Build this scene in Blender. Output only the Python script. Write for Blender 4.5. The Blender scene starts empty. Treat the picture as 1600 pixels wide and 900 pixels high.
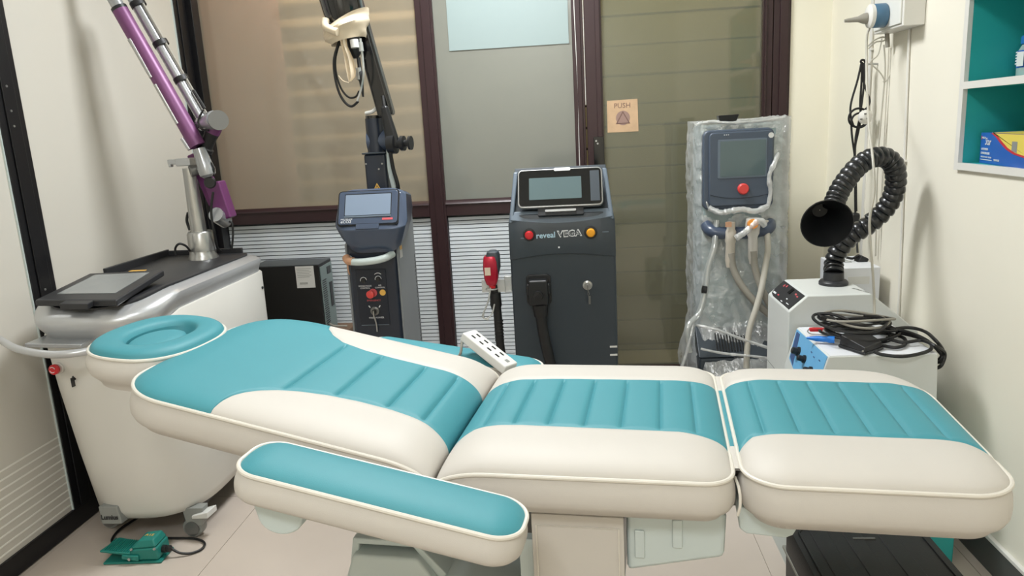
import bpy, bmesh, math, random
from mathutils import Matrix, Vector, noise
# ------------------------------------------------------------------ camera, world, lights, exposure
SC = bpy.context.scene
C = SC.collection
cam_data = bpy.data.cameras.new('camera')
cam = bpy.data.objects.new('camera', cam_data); C.objects.link(cam)
cam_data.sensor_width = 36.0
cam_data.lens = 1150.0 / 1600.0 * 36.0
cam_data.clip_start = 0.05
cam.matrix_world = Matrix(((0.995013, 0.033759, 0.093862, 0.0),
                           (0.084552, 0.213779, -0.973216, 0.0),
                           (-0.052921, 0.976299, 0.209859, 1.35),
                           (0, 0, 0, 1)))
SC.camera = cam
SC.view_settings.view_transform = 'Standard'
SC.view_settings.look = 'None'
SC.view_settings.gamma = 1.0
SC.view_settings.use_curve_mapping = False
SC.view_settings.exposure = 0.0
W = bpy.data.worlds.new('world'); SC.world = W; W.use_nodes = True
W.node_tree.nodes['Background'].inputs[0].default_value = (0.9, 0.95, 1.0, 1)
W.node_tree.nodes['Background'].inputs[1].default_value = 0.6

LIGHTS = [  # x, y, size, power : square LED panels set in the ceiling, the last an added fill behind the camera
    (-0.35, 2.75, 0.60, 54.0),
    (-0.35, 0.95, 0.60, 8.0),
    (-0.35, -0.80, 0.60, 38.0)]
CEIL = 2.75
def area_light(name, loc, rot, sx, sy, power, col=(0.95, 0.98, 1.0)):
    d = bpy.data.lights.new(name, 'AREA'); d.shape = 'RECTANGLE'; d.size = sx; d.size_y = sy
    d.energy = power; d.color = col
    o = bpy.data.objects.new(name, d); o.location = loc; o.rotation_euler = rot
    C.objects.link(o); return o
for k, (lx, ly, ls, lp) in enumerate(LIGHTS):
    area_light('ceiling_panel_lamp', (lx, ly, CEIL - 0.035), (0, 0, 0), ls, ls, lp)
# the lit corridor behind the glazed partition
area_light('corridor_lamp', (-1.2, 3.98, 2.6), (0, 0, 0), 0.9, 0.12, 22.0, (1.0, 0.90, 0.78))
area_light('corridor_lamp', (0.6, 3.98, 2.6), (0, 0, 0), 0.9, 0.12, 13.0, (1.0, 0.93, 0.8))
area_light('side_room_lamp', (-2.25, 1.6, 2.6), (0, 0, 0), 0.3, 1.6, 12.0, (1.0, 0.97, 0.93))

# ------------------------------------------------------------------ materials
def lin(c):
    return tuple(((x / 255.0) / 12.92 if x / 255.0 <= 0.04045 else ((x / 255.0 + 0.055) / 1.055) ** 2.4) for x in c) + (1.0,)
MATS = {}
def mat(name, rgb, rough=0.5, metal=0.0, vary=0.04, vscale=8.0, bump=0.0, bscale=200.0, coat=0.0, spec=0.5, wear=None):
    m = bpy.data.materials.new(name); m.use_nodes = True
    nt = m.node_tree; n = nt.nodes; b = n['Principled BSDF']
    tc = n.new('ShaderNodeTexCoord')
    nz = n.new('ShaderNodeTexNoise'); nz.inputs['Scale'].default_value = vscale; nz.inputs['Detail'].default_value = 3
    nt.links.new(tc.outputs['Object'], nz.inputs['Vector'])
    mx = n.new('ShaderNodeMix'); mx.data_type = 'RGBA'
    base = lin(rgb)
    mx.inputs['A'].default_value = tuple(max(0, x * (1 - vary)) for x in base[:3]) + (1,)
    mx.inputs['B'].default_value = tuple(min(1, x * (1 + vary)) for x in base[:3]) + (1,)
    nt.links.new(nz.outputs['Fac'], mx.inputs['Factor'])
    nt.links.new(mx.outputs['Result'], b.inputs['Base Color'])
    b.inputs['Roughness'].default_value = rough
    b.inputs['Metallic'].default_value = metal
    b.inputs['Specular IOR Level'].default_value = spec
    b.inputs['Coat Weight'].default_value = coat
    b.inputs['Coat Roughness'].default_value = 0.15
    if bump > 0:
        n2 = n.new('ShaderNodeTexNoise'); n2.inputs['Scale'].default_value = bscale; n2.inputs['Detail'].default_value = 2
        nt.links.new(tc.outputs['Object'], n2.inputs['Vector'])
        bp = n.new('ShaderNodeBump'); bp.inputs['Strength'].default_value = bump; bp.inputs['Distance'].default_value = 0.001
        nt.links.new(n2.outputs['Fac'], bp.inputs['Height']); nt.links.new(bp.outputs['Normal'], b.inputs['Normal'])
    MATS[name] = m
    return m
def glassy(name, rgb, clear=0.3, tint=(255, 255, 255), rough=0.12, gloss=0.08, vary=0.06, vscale=1.5, bump=0.0, back=0.12):
    """frosted or thin film glass: part lets light straight through, part scatters it, thin reflection on top"""
    m = bpy.data.materials.new(name); m.use_nodes = True
    nt = m.node_tree; n = nt.nodes; n.clear()
    out = n.new('ShaderNodeOutputMaterial')
    tr = n.new('ShaderNodeBsdfTransparent'); tr.inputs[0].default_value = lin(tint)
    df = n.new('ShaderNodeBsdfDiffuse')
    tl = n.new('ShaderNodeBsdfTranslucent')
    tc = n.new('ShaderNodeTexCoord'); nz = n.new('ShaderNodeTexNoise'); nz.inputs['Scale'].default_value = vscale
    nt.links.new(tc.outputs['Object'], nz.inputs['Vector'])
    mx = n.new('ShaderNodeMix'); mx.data_type = 'RGBA'; base = lin(rgb)
    mx.inputs['A'].default_value = tuple(x * (1 - vary) for x in base[:3]) + (1,)
    mx.inputs['B'].default_value = tuple(min(1, x * (1 + vary)) for x in base[:3]) + (1,)
    nt.links.new(nz.outputs['Fac'], mx.inputs['Factor'])
    nt.links.new(mx.outputs['Result'], df.inputs[0]); nt.links.new(mx.outputs['Result'], tl.inputs[0])
    a = n.new('ShaderNodeMixShader'); a.inputs[0].default_value = back
    nt.links.new(df.outputs[0], a.inputs[1]); nt.links.new(tl.outputs[0], a.inputs[2])
    b = n.new('ShaderNodeMixShader'); b.inputs[0].default_value = clear
    nt.links.new(a.outputs[0], b.inputs[1]); nt.links.new(tr.outputs[0], b.inputs[2])
    g = n.new('ShaderNodeBsdfGlossy'); g.inputs['Roughness'].default_value = rough
    c = n.new('ShaderNodeMixShader'); c.inputs[0].default_value = gloss
    nt.links.new(b.outputs[0], c.inputs[1]); nt.links.new(g.outputs[0], c.inputs[2])
    if bump > 0:
        n2 = n.new('ShaderNodeTexNoise'); n2.inputs['Scale'].default_value = 30; n2.inputs['Detail'].default_value = 4
        nt.links.new(tc.outputs['Object'], n2.inputs['Vector'])
        bp = n.new('ShaderNodeBump'); bp.inputs['Strength'].default_value = bump; bp.inputs['Distance'].default_value = 0.01
        nt.links.new(n2.outputs['Fac'], bp.inputs['Height'])
        nt.links.new(bp.outputs['Normal'], g.inputs['Normal']); nt.links.new(bp.outputs['Normal'], df.inputs['Normal'])
    nt.links.new(c.outputs[0], out.inputs[0])
    MATS[name] = m
    return m
teal = mat('teal_leatherette', (66, 142, 153), 0.55, vary=0.03, bump=0.25, bscale=900)
cream = mat('cream_leatherette', (200, 195, 187), 0.56, vary=0.03, bump=0.2, bscale=900)
pipe_m = mat('cream_piping', (218, 213, 202), 0.45)
aqua_pl = mat('pale_aqua_plastic', (196, 207, 205), 0.35)
wall_m = mat('cream_wall_paint', (236, 231, 216), 0.6, vary=0.03, vscale=2.5, bump=0.15, bscale=60)
wall_y = mat('yellow_cream_wall_paint', (240, 235, 217), 0.6, vary=0.03, vscale=2.0)
ceil_m = mat('white_ceiling_paint', (228, 226, 220), 0.8)
tile_m = mat('beige_floor_tile', (198, 186, 174), 0.38, vary=0.05, vscale=5)
grout_m = mat('floor_grout', (192, 180, 168), 0.8)
frame_b = mat('black_aluminium', (20, 20, 23), 0.35, 0.1)
frame_m = mat('dark_brown_aluminium', (52, 34, 36), 0.32, 0.1, vary=0.1)
trim_w = mat('white_laminate', (222, 220, 214), 0.4)
teal_p = mat('teal_laminate', (46, 170, 168), 0.45)
glass_left = glassy('frosted_side_glass', (222, 218, 208), 0.05, rough=0.25, gloss=0.08, vary=0.04)
glass_back = glassy('frosted_beige_glass', (168, 160, 142), 0.42, (235, 228, 215), rough=0.10, gloss=0.06, vary=0.12)
glass_mid = glassy('frosted_grey_glass', (142, 143, 134), 0.14, (210, 214, 208), rough=0.12, gloss=0.06, vary=0.05)
glass_door = glassy('smoky_door_glass', (150, 150, 134), 0.66, (220, 220, 200), rough=0.05, gloss=0.06, vary=0.10)
film_m = glassy('pale_blue_film', (156, 172, 171), 0.04, rough=0.3, gloss=0.05, vary=0.03)
blind_m = mat('white_blind_slat', (218, 224, 228), 0.45)
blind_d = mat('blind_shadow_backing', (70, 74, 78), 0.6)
stripe_m = mat('white_film_stripe', (240, 238, 230), 0.4)
plank_m = mat('weathered_plank', (138, 128, 100), 0.65, vary=0.18, vscale=6, bump=0.3, bscale=40)
plank_d = mat('plank_gap_backing', (36, 32, 26), 0.9)
shutter_m = mat('beige_shutter', (176, 162, 134), 0.5, vary=0.1, vscale=2)
silver = mat('silver_paint', (168, 170, 172), 0.26, 0.55, vary=0.02, coat=0.4)
silver_l = mat('light_silver_paint', (190, 192, 194), 0.3, 0.45, vary=0.02, coat=0.4)
body_w = mat('white_plastic_shell', (216, 214, 207), 0.32, vary=0.02, coat=0.15)
black_p = mat('black_plastic', (24, 25, 27), 0.38)
black_d = mat('deck_black_plastic', (40, 41, 44), 0.42, bump=0.1)
black_g = mat('gloss_black', (8, 8, 10), 0.12, coat=0.5)
rubber = mat('black_rubber', (20, 20, 21), 0.5)
screen_g = mat('grey_screen', (128, 132, 132), 0.18)
screen_b = mat('blue_grey_screen', (124, 138, 156), 0.15)
screen_t = mat('dark_teal_screen', (88, 104, 106), 0.12)
chrome = mat('brushed_metal', (178, 178, 176), 0.28, 0.85)
gun = mat('grey_metal', (120, 120, 118), 0.35, 0.6)
purple = mat('purple_anodised', (118, 70, 112), 0.4, 0.2, vary=0.05)
purple_d = mat('deep_purple_plastic', (106, 50, 100), 0.38)
red_p = mat('red_plastic', (200, 30, 38), 0.3)
red_l = mat('coral_red_plastic', (214, 70, 66), 0.35)
yellow_p = mat('yellow_plastic', (236, 160, 30), 0.35)
caster_g = mat('grey_caster', (138, 140, 136), 0.45)
navy = mat('navy_plastic', (24, 33, 48), 0.34, vary=0.05, coat=0.2)
navy_l = mat('slate_blue_plastic', (66, 77, 96), 0.3, vary=0.04, coat=0.2)
side_g = mat('grey_side_panel', (132, 136, 138), 0.45)
slate = mat('slate_grey_plastic', (50, 58, 65), 0.38, vary=0.03)
slate_l = mat('light_slate_plastic', (98, 110, 122), 0.36, vary=0.03)
white_ink = mat('white_ink', (222, 224, 226), 0.5)
red_ink = mat('red_ink', (196, 84, 90), 0.5)
dark_ink = mat('dark_ink', (34, 34, 36), 0.5)
label_w = mat('white_label', (214, 214, 210), 0.5)
label_y = mat('yellow_label', (226, 178, 84), 0.5)
kraft = mat('brown_sticker', (196, 164, 130), 0.6, vary=0.18, vscale=22)
kraft_d = mat('brown_print', (112, 84, 74), 0.6)
kraft_m = mat('taupe_print', (150, 122, 112), 0.6)
teal_c = mat('green_teal_cast', (28, 122, 112), 0.42, vary=0.06)
fabric_c = mat('beige_cloth', (222, 206, 180), 0.85, bump=0.3, bscale=400)
wrap_m = glassy('clear_plastic_wrap', (226, 232, 230), 0.62, rough=0.14, gloss=0.20, vary=0.3, vscale=12, bump=1.0)
wrap_t = glassy('bunched_plastic_wrap', (226, 228, 226), 0.50, rough=0.12, gloss=0.24, vary=0.25, vscale=14, bump=1.0)
mint = mat('pale_green_grey_shell', (172, 188, 188), 0.45, vary=0.03)
box_w = mat('white_powder_coat', (208, 211, 208), 0.45, vary=0.02)
box_t = mat('white_top_coat', (224, 226, 230), 0.4)
panel_b = mat('sky_blue_panel', (108, 172, 216), 0.4, vary=0.06, vscale=20)
panel_n = mat('dark_blue_print', (60, 84, 128), 0.5)
blue_h = mat('bright_blue_plastic', (30, 118, 206), 0.35)
cable_w = mat('white_cable', (186, 182, 170), 0.5)
cable_g = mat('grey_cable', (150, 146, 136), 0.5)
clear_t = glassy('clear_tube', (200, 204, 200), 0.5, rough=0.1, gloss=0.2)
adapter_b = mat('steel_blue_plastic', (76, 112, 140), 0.4)
sky_r = mat('glove_box_blue', (36, 92, 176), 0.4)
glove_y = mat('glove_box_yellow', (226, 206, 92), 0.45)
glove_r = mat('glove_box_red', (196, 44, 58), 0.45)
jar_m = glassy('jar_glass', (190, 214, 208), 0.35, rough=0.05, gloss=0.2)
case_m = mat('black_case', (10, 11, 13), 0.5, bump=0.4, bscale=350, vary=0.15)
case_e = mat('grey_case_lining', (140, 140, 130), 0.6)
skirt_m = mat('dark_grey_skirting', (78, 80, 78), 0.45)
wood_m = mat('brown_stand', (110, 84, 62), 0.5, vary=0.15)
tan_m = mat('tan_tape', (196, 150, 118), 0.7, vary=0.2, vscale=60)
pc_g = mat('pc_rear_metal', (132, 148, 146), 0.4, 0.3)
pc_top = mat('pc_dark_grey', (70, 75, 78), 0.45)
amber = mat('amber_plastic', (232, 150, 60), 0.35)

def em(name, col, s):
    m = bpy.data.materials.new(name); m.use_nodes = True; nt = m.node_tree; n = nt.nodes
    b = n['Principled BSDF']; b.inputs['Emission Color'].default_value = col; b.inputs['Emission Strength'].default_value = s
    return m
led_m = em('led_diffuser', (1, 0.97, 0.93, 1), 3.0)

# ------------------------------------------------------------------ mesh building
def V(*a): return Vector(a)
def nrm(v): v = Vector(v); return v.normalized()
def smooth_path(pts, sub=6, closed=False):
    P = [Vector(p) for p in pts]; n = len(P); out = []
    if n < 3: return P
    rng = range(n) if closed else range(n - 1)
    for i in rng:
        if closed: p0, p1, p2, p3 = P[i - 1], P[i], P[(i + 1) % n], P[(i + 2) % n]
        else: p0, p1, p2, p3 = P[max(i - 1, 0)], P[i], P[i + 1], P[min(i + 2, n - 1)]
        for k in range(sub):
            t = k / sub
            out.append(0.5 * ((2 * p1) + (-p0 + p2) * t + (2 * p0 - 5 * p1 + 4 * p2 - p3) * t * t + (-p0 + 3 * p1 - 3 * p2 + p3) * t ** 3))
    if not closed: out.append(P[-1])
    return out
class MB:
    def __init__(s, M=None):
        s.v = []; s.f = []; s.M = M if M is not None else Matrix.Identity(4)
    def add(s, vs, fs):
        k = len(s.v)
        s.v += [s.M @ Vector(p) for p in vs]
        s.f += [tuple(k + i for i in f) for f in fs]
        return s
    def box(s, c, d, rot=None):
        hx, hy, hz = d[0] / 2, d[1] / 2, d[2] / 2
        vs = [Vector((x, y, z)) for x in (-hx, hx) for y in (-hy, hy) for z in (-hz, hz)]
        if rot is not None: vs = [rot @ p for p in vs]
        c = Vector(c)
        return s.add([p + c for p in vs], [(0, 1, 3, 2), (4, 6, 7, 5), (0, 4, 5, 1), (2, 3, 7, 6), (0, 2, 6, 4), (1, 5, 7, 3)])
    def b2(s, x0, x1, y0, y1, z0, z1):
        return s.box(((x0 + x1) / 2, (y0 + y1) / 2, (z0 + z1) / 2), (abs(x1 - x0), abs(y1 - y0), abs(z1 - z0)))
    def hexa(s, p):   # 8 points: bottom loop 4, top loop 4 (same winding, counter-clockwise seen from above)
        return s.add(p, [(3, 2, 1, 0), (4, 5, 6, 7), (0, 1, 5, 4), (1, 2, 6, 5), (2, 3, 7, 6), (3, 0, 4, 7)])
    def loft(s, rings, cap0=True, cap1=True, closed=True):
        n = len(rings[0]); vs = [p for r in rings for p in r]; fs = []
        for i in range(len(rings) - 1):
            for j in range(n if closed else n - 1):
                a = i * n + j; b = i * n + (j + 1) % n
                fs.append((a, b, b + n, a + n))
        if cap0: fs.append(tuple(range(n - 1, -1, -1)))
        if cap1: fs.append(tuple((len(rings) - 1) * n + j for j in range(n)))
        return s.add(vs, fs)
    def frame(s, ax):
        ax = nrm(ax); t = Vector((0, 0, 1)) if abs(ax.z) < 0.9 else Vector((1, 0, 0))
        a = ax.cross(t).normalized(); return a, ax.cross(a).normalized()
    def cyl(s, p0, p1, r0, r1=None, n=20, cap=True):
        p0 = Vector(p0); p1 = Vector(p1); r1 = r0 if r1 is None else r1
        a, b = s.frame(p1 - p0)
        R = lambda p, r: [p + a * (r * math.cos(2 * math.pi * k / n)) + b * (r * math.sin(2 * math.pi * k / n)) for k in range(n)]
        return s.loft([R(p0, r0), R(p1, r1)], cap, cap)
    def lathe(s, prof, o, ax, n=24, cap=True):
        o = Vector(o); ax = nrm(ax); a, b = s.frame(ax)
        return s.loft([[o + ax * h + a * (r * math.cos(2 * math.pi * k / n)) + b * (r * math.sin(2 * math.pi * k / n)) for k in range(n)] for r, h in prof], cap, cap)
    def tube(s, pts, r, n=8, sub=6, closed=False, sm=True, rf=None):
        P = smooth_path(pts, sub, closed) if sm else [Vector(p) for p in pts]
        m = len(P); rings = []; a = None
        for i in range(m):
            if closed: t = P[(i + 1) % m] - P[i - 1]
            else: t = P[min(i + 1, m - 1)] - P[max(i - 1, 0)]
            if t.length < 1e-9: t = Vector((0, 0, 1))
            t.normalize()
            if a is None: a, _ = s.frame(t)
            a = (a - t * a.dot(t))
            if a.length < 1e-6: a, _ = s.frame(t)
            a.normalize(); b = t.cross(a)
            rr = r if rf is None else rf(i / (m - 1))
            rings.append([P[i] + a * (rr * math.cos(2 * math.pi * k / n)) + b * (rr * math.sin(2 * math.pi * k / n)) for k in range(n)])
        if closed: rings.append(rings[0]); return s.loft(rings, False, False)
        return s.loft(rings)
    def prism(s, poly, o, ux, uy, d):
        """polygon (2-D) in the plane o + x*ux + y*uy, pushed out by vector d"""
        o = Vector(o); ux = Vector(ux); uy = Vector(uy); d = Vector(d)
        lo = [o + ux * x + uy * y for x, y in poly]
        if ux.cross(uy).dot(d) < 0: lo = lo[::-1]
        return s.loft([lo, [p + d for p in lo]])
    def grid(s, G, closed=False):
        nv = len(G[0]); vs = [p for r in G for p in r]; fs = []
        for i in range(len(G) - 1):
            for j in range(nv - 1): fs.append((i * nv + j, (i + 1) * nv + j, (i + 1) * nv + j + 1, i * nv + j + 1))
        return s.add(vs, fs)
    def build(s, name, m, parent=None, bevel=0.0, ang=38, seg=2, label=None, merge=False):
        me = bpy.data.meshes.new(name)
        vs = s.v
        if parent is not None:
            inv = world_of(parent).inverted(); vs = [inv @ p for p in vs]
        me.from_pydata([tuple(p) for p in vs], [], s.f)
        bm = bmesh.new(); bm.from_mesh(me)
        if merge: bmesh.ops.remove_doubles(bm, verts=bm.verts, dist=1e-5)
        bmesh.ops.recalc_face_normals(bm, faces=bm.faces)
        bm.to_mesh(me); bm.free()
        for p in me.polygons: p.use_smooth = True
        me.set_sharp_from_angle(angle=math.radians(ang))
        me.materials.append(m)
        o = bpy.data.objects.new(name, me); C.objects.link(o)
        if parent is not None: o.parent = parent
        if bevel > 0:
            b = o.modifiers.new('bevel', 'BEVEL'); b.width = bevel; b.segments = seg; b.limit_method = 'ANGLE'
            b.angle_limit = math.radians(30); b.harden_normals = True
        if label: o['label'] = label
        return o
def world_of(o):
    M = Matrix.Identity(4)
    while o is not None:
        M = o.matrix_basis @ M; o = o.parent
    return M
def thing(name, label, cat, loc=(0, 0, 0), rz=0.0, group=None, kind=None):
    o = bpy.data.objects.new(name, None); C.objects.link(o); o.empty_display_size = 0.1
    o.location = loc; o.rotation_euler = (0, 0, rz)
    if label: o['label'] = label
    if cat: o['category'] = cat
    if group: o['group'] = group
    if kind: o['kind'] = kind
    return o
def tag(o, label, cat, group=None):
    o['label'] = label; o['category'] = cat
    if group: o['group'] = group
    return o
def struct(o): o['kind'] = 'structure'; return o
def B(name, m, p, x0, x1, y0, y1, z0, z1, bevel=0.0, label=None):
    return MB().b2(x0, x1, y0, y1, z0, z1).build(name, m, p, bevel, label=label)
def rrect(w, h, r, n=5, cx=0, cy=0):
    out = []
    for qx, qy, a0 in ((1, 1, 0), (-1, 1, 90), (-1, -1, 180), (1, -1, 270)):
        for k in range(n + 1):
            a = math.radians(a0 + 90 * k / n)
            out.append((cx + qx * (w / 2 - r) + r * math.cos(a), cy + qy * (h / 2 - r) + r * math.sin(a)))
    return out
def text(body, size, o, ux, uy, m, parent, name='lettering', thick=0.0006, align='CENTER', label=None, squash=1.0, shear=0.0, bold=0.0):
    cu = bpy.data.curves.new('t', 'FONT'); cu.body = body; cu.size = size; cu.extrude = thick / 2
    cu.align_x = align; cu.align_y = 'CENTER'; cu.resolution_u = 2; cu.shear = shear; cu.offset = bold
    t = bpy.data.objects.new('t', cu)
    C.objects.link(t); dg = bpy.context.evaluated_depsgraph_get(); dg.update()
    me = bpy.data.meshes.new_from_object(t.evaluated_get(dg)); bpy.data.objects.remove(t)
    ux = nrm(ux); uy = nrm(uy); uz = ux.cross(uy).normalized()
    M = Matrix(((ux.x * squash, uy.x, uz.x, o[0]), (ux.y * squash, uy.y, uz.y, o[1]), (ux.z * squash, uy.z, uz.z, o[2]), (0, 0, 0, 1)))
    me.transform(world_of(parent).inverted() @ M); me.materials.clear(); me.materials.append(m)
    ob = bpy.data.objects.new(name, me); C.objects.link(ob); ob.parent = parent
    if label: ob['label'] = label
    return ob

# ------------------------------------------------------------------ the room
XL, XR, YB, YF = -1.88, 1.18, 3.72, -1.6
fl = struct(B('floor', grout_m, None, -2.6, 1.6, YF - 0.1, 4.5, -0.12, -0.004))
T = 0.6
for i in range(6):
    for j in range(9):
        x0 = XL + 0.02 + i * T; y0 = YF - 0.05 + j * T
        x1 = min(x0 + T - 0.002, XR); y1 = min(y0 + T - 0.002, YB + 0.03)
        if x1 - x0 < 0.02 or y1 - y0 < 0.02: continue
        B('floor_tile', tile_m, fl, x0, x1, y0, y1, -0.004, 0.0)
ce = struct(B('ceiling', ceil_m, None, -2.6, 1.6, YF - 0.1, 4.5, CEIL, CEIL + 0.1))
for k, (lx, ly, ls, lp) in enumerate(LIGHTS):
    t = thing('ceiling_light', 'square white LED panel set in the ceiling, %s' % ('over the treatment bed', 'second from the partition, above the camera', 'added as unseen fill behind the camera')[k], 'light', (lx, ly, CEIL), group='square LED panels in the ceiling')
    B('light_frame', trim_w, t, lx - ls / 2 - 0.03, lx + ls / 2 + 0.03, ly - ls / 2 - 0.03, ly + ls / 2 + 0.03, CEIL - 0.012, CEIL)
    B('diffuser', led_m, t, lx - ls / 2, lx + ls / 2, ly - ls / 2, ly + ls / 2, CEIL - 0.018, CEIL - 0.012)
# wall behind the camera
struct(B('wall_front', wall_m, None, -2.6, 1.6, YF - 0.1, YF, 0, CEIL))
# --- right wall with the niche cut out
NY0, NY1, NZ0, NZ1, NX = 1.50, 2.43, 1.158, 2.10, 1.42
m = MB()
m.b2(XR, XR + 0.26, YF, NY0, 0, CEIL); m.b2(XR, XR + 0.26, NY1, 3.19, 0, CEIL)
m.b2(XR, XR + 0.26, NY0, NY1, 0, NZ0); m.b2(XR, XR + 0.26, NY0, NY1, NZ1, CEIL)
m.b2(NX + 0.01, XR + 0.26, NY0, NY1, NZ0, NZ1)
wr = struct(m.build('wall_right', wall_m))
# recessed far bay of the right wall and the return beside the door
B('recessed_bay', wall_y, wr, XR + 0.02, XR + 0.26, 3.19, YB + 0.05, 0, CEIL)
B('corner_batten', trim_w, wr, XR - 0.004, XR + 0.0, 3.165, 3.19, 0, CEIL)
struct(B('wall_back', wall_y, None, 1.015, XR + 0.26, YB, YB + 0.12, 0, CEIL))
# niche shelving
sh = thing('wall_shelf_niche', 'white framed wall niche with teal inside shelves in the right wall', 'shelf', (XR, 1.96, NZ0))
B('back_panel', teal_p, sh, NX, NX + 0.01, NY0, NY1, NZ0, NZ1)
for y0, y1, nm in ((NY1 - 0.02, NY1, 'end_panel'), (NY0, NY0 + 0.02, 'end_panel')):
    B(nm, teal_p, sh, XR + 0.001, NX, y0, y1, NZ0, NZ1)
for z0, z1 in ((NZ0, 1.176), (1.399, 1.417), (1.655, 1.673), (NZ1 - 0.018, NZ1)):
    s_ = B('shelf', teal_p, sh, XR + 0.002, NX, NY0 + 0.02, NY1 - 0.02, z0, z1)
    B('front_edge', trim_w, s_, XR - 0.0125, XR + 0.0015, NY0 + 0.0225, NY1 - 0.0225, z0 - 0.001, z1 + 0.002)
for y0, y1 in ((NY1 - 0.022, NY1 + 0.002), (NY0 - 0.002, NY0 + 0.022)):
    B('side_trim', trim_w, sh, XR - 0.012, XR + 0.001, y0, y1, NZ0 - 0.002, NZ1)
# skirting on the right
struct(B('baseboard_right', skirt_m, None, XR - 0.012, XR, YF, 3.15, 0, 0.095, 0.002))
struct(B('trim_1', trim_w, None, XR - 0.014, XR, YF, 3.15, 0.095, 0.107, 0.002))

# --- left wall: glazed partition with black posts
wl = struct(MB().b2(XL - 0.03, XL + 0.0, YF, YB, 0, 0.072).b2(XL - 0.03, XL, YF, YB, 2.42, 2.50).build('wall_left', frame_b, bevel=0.002))
B('upper_panel', wall_m, wl, XL - 0.03, XL, YF, YB, 2.50, CEIL)
for k, (y0, y1) in enumerate(((YF, 0.95), (1.06, 2.325), (2.44, 3.55))):
    w = struct(B('window_%d' % (k + 3), glass_left, None, XL - 0.018, XL - 0.010, y0, y1, 0.072, 2.42))
    for q in range(10):
        z = 0.090 + q * 0.0295
        B('film_stripe', stripe_m, w, XL - 0.010, XL - 0.0085, y0, y1, z, z + 0.0055)
    B('glazing_bead', aqua_pl, w, XL - 0.010, XL - 0.004, y1 - 0.004, y1, 0.072, 2.42)
k = 0
for y0, y1 in ((0.95, 1.06), (2.325, 2.44), (3.55, 3.66)):
    k += 1
    t_ = struct(MB().b2(XL - 0.03, XL, y0, y1, 0.072, 2.42).b2(XL, XL + 0.006, y0 + 0.03, y0 + 0.085, 0.072, 2.42).build('trim_%d' % (k + 1), frame_b, bevel=0.002))
    for z in (0.85, 0.89, 1.45, 1.50, 1.58):
        MB().cyl((XL + 0.006, y0 + 0.05, z), (XL + 0.0085, y0 + 0.05, z), 0.004, n=8).build('screw', chrome, t_)
# corner post
struct(B('trim_5', frame_b, None, XL - 0.03, XL + 0.03, 3.66, YB + 0.03, 0, CEIL, 0.002))
# the room beyond the left glass
struct(B('wall_beyond_left', wall_m, None, -2.62, -2.60, YF, 4.5, 0, CEIL))

# --- back partition
yf0, yf1 = YB - 0.012, YB + 0.04
fr = struct(MB().b2(XL + 0.03, 1.015, yf0, yf1, 2.40, 2.48).build('wall_back_glazed', frame_m, bevel=0.002))
B('upper_panel', wall_y, fr, XL + 0.03, 1.015, yf0 + 0.01, yf1, 2.48, CEIL)
def brownpost(name, x0, x1, z0, z1):
    return struct(MB().b2(x0, x1, yf0, yf1, z0, z1).b2(x0 + (x1 - x0) * 0.36, x1 - 0.012, yf0 - 0.010, yf0, z0, z1).build(name, frame_m, bevel=0.0025))
brownpost('trim_6', -0.758, -0.672, 0.0, 2.40)
brownpost('trim_7', -0.005, 0.048, 0.0, 2.40)
for nm, x0, x1 in (('trim_8', XL + 0.03, -0.758), ('trim_9', -0.672, -0.005)):
    tr = struct(B(nm, frame_m, None, x0, x1, yf0 - 0.004, yf1, 0.938, 0.998, 0.002))
    MB().hexa([(x0, yf0 - 0.012, 0.998), (x1, yf0 - 0.012, 0.998), (x1, yf0 + 0.01, 0.998), (x0, yf0 + 0.01, 0.998),
               (x0, yf0 - 0.006, 1.008), (x1, yf0 - 0.006, 1.008), (x1, yf0 + 0.01, 1.018), (x0, yf0 + 0.01, 1.018)]).build('sill_bead', frame_m, tr)
    B('bottom_rail', frame_m, tr, x0, x1, yf0, yf1, 0.0, 0.06)
for k, (x0, x1, gm) in enumerate(((XL + 0.03, -0.758, glass_back), (-0.672, -0.005, glass_mid))):
    w = struct(B('window_%d' % (k + 1), gm, None, x0, x1, YB + 0.008, YB + 0.014, 1.0, 2.40))
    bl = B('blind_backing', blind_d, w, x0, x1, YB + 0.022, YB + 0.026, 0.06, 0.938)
    m = MB(); z = 0.070
    while z < 0.93:
        m.b2(x0 + 0.003, x1 - 0.003, YB + 0.012, YB + 0.020, z, z + 0.0158)
        z += 0.0205
    o = m.build('blind_slats', blind_m, w); o['kind'] = 'stuff'
# faint horizontal rail seen through the left pane
# white sealant line on the post by the door
MB().tube([(0.012, yf0 - 0.001, 2.3), (0.010, yf0 - 0.001, 1.9), (0.016, yf0 - 0.001, 1.5), (0.012, yf0 - 0.001, 1.2), (0.014, yf0 - 0.001, 0.5)], 0.0022, 6).build('sealant_line', trim_w, bpy.data.objects['trim_7'])
MB().tube([(0.0515, yf0 + 0.004, 2.3), (0.0515, yf0 + 0.004, 1.45)], 0.0018, 6).build('sealant_line', trim_w, bpy.data.objects['trim_7'])
fm = tag(MB().b2(-0.603, -0.020, YB + 0.003, YB + 0.0075, 1.742, 2.38).build('window_film', film_m), 'pale blue rectangular sheet stuck high on the middle glass pane', 'film')
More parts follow.
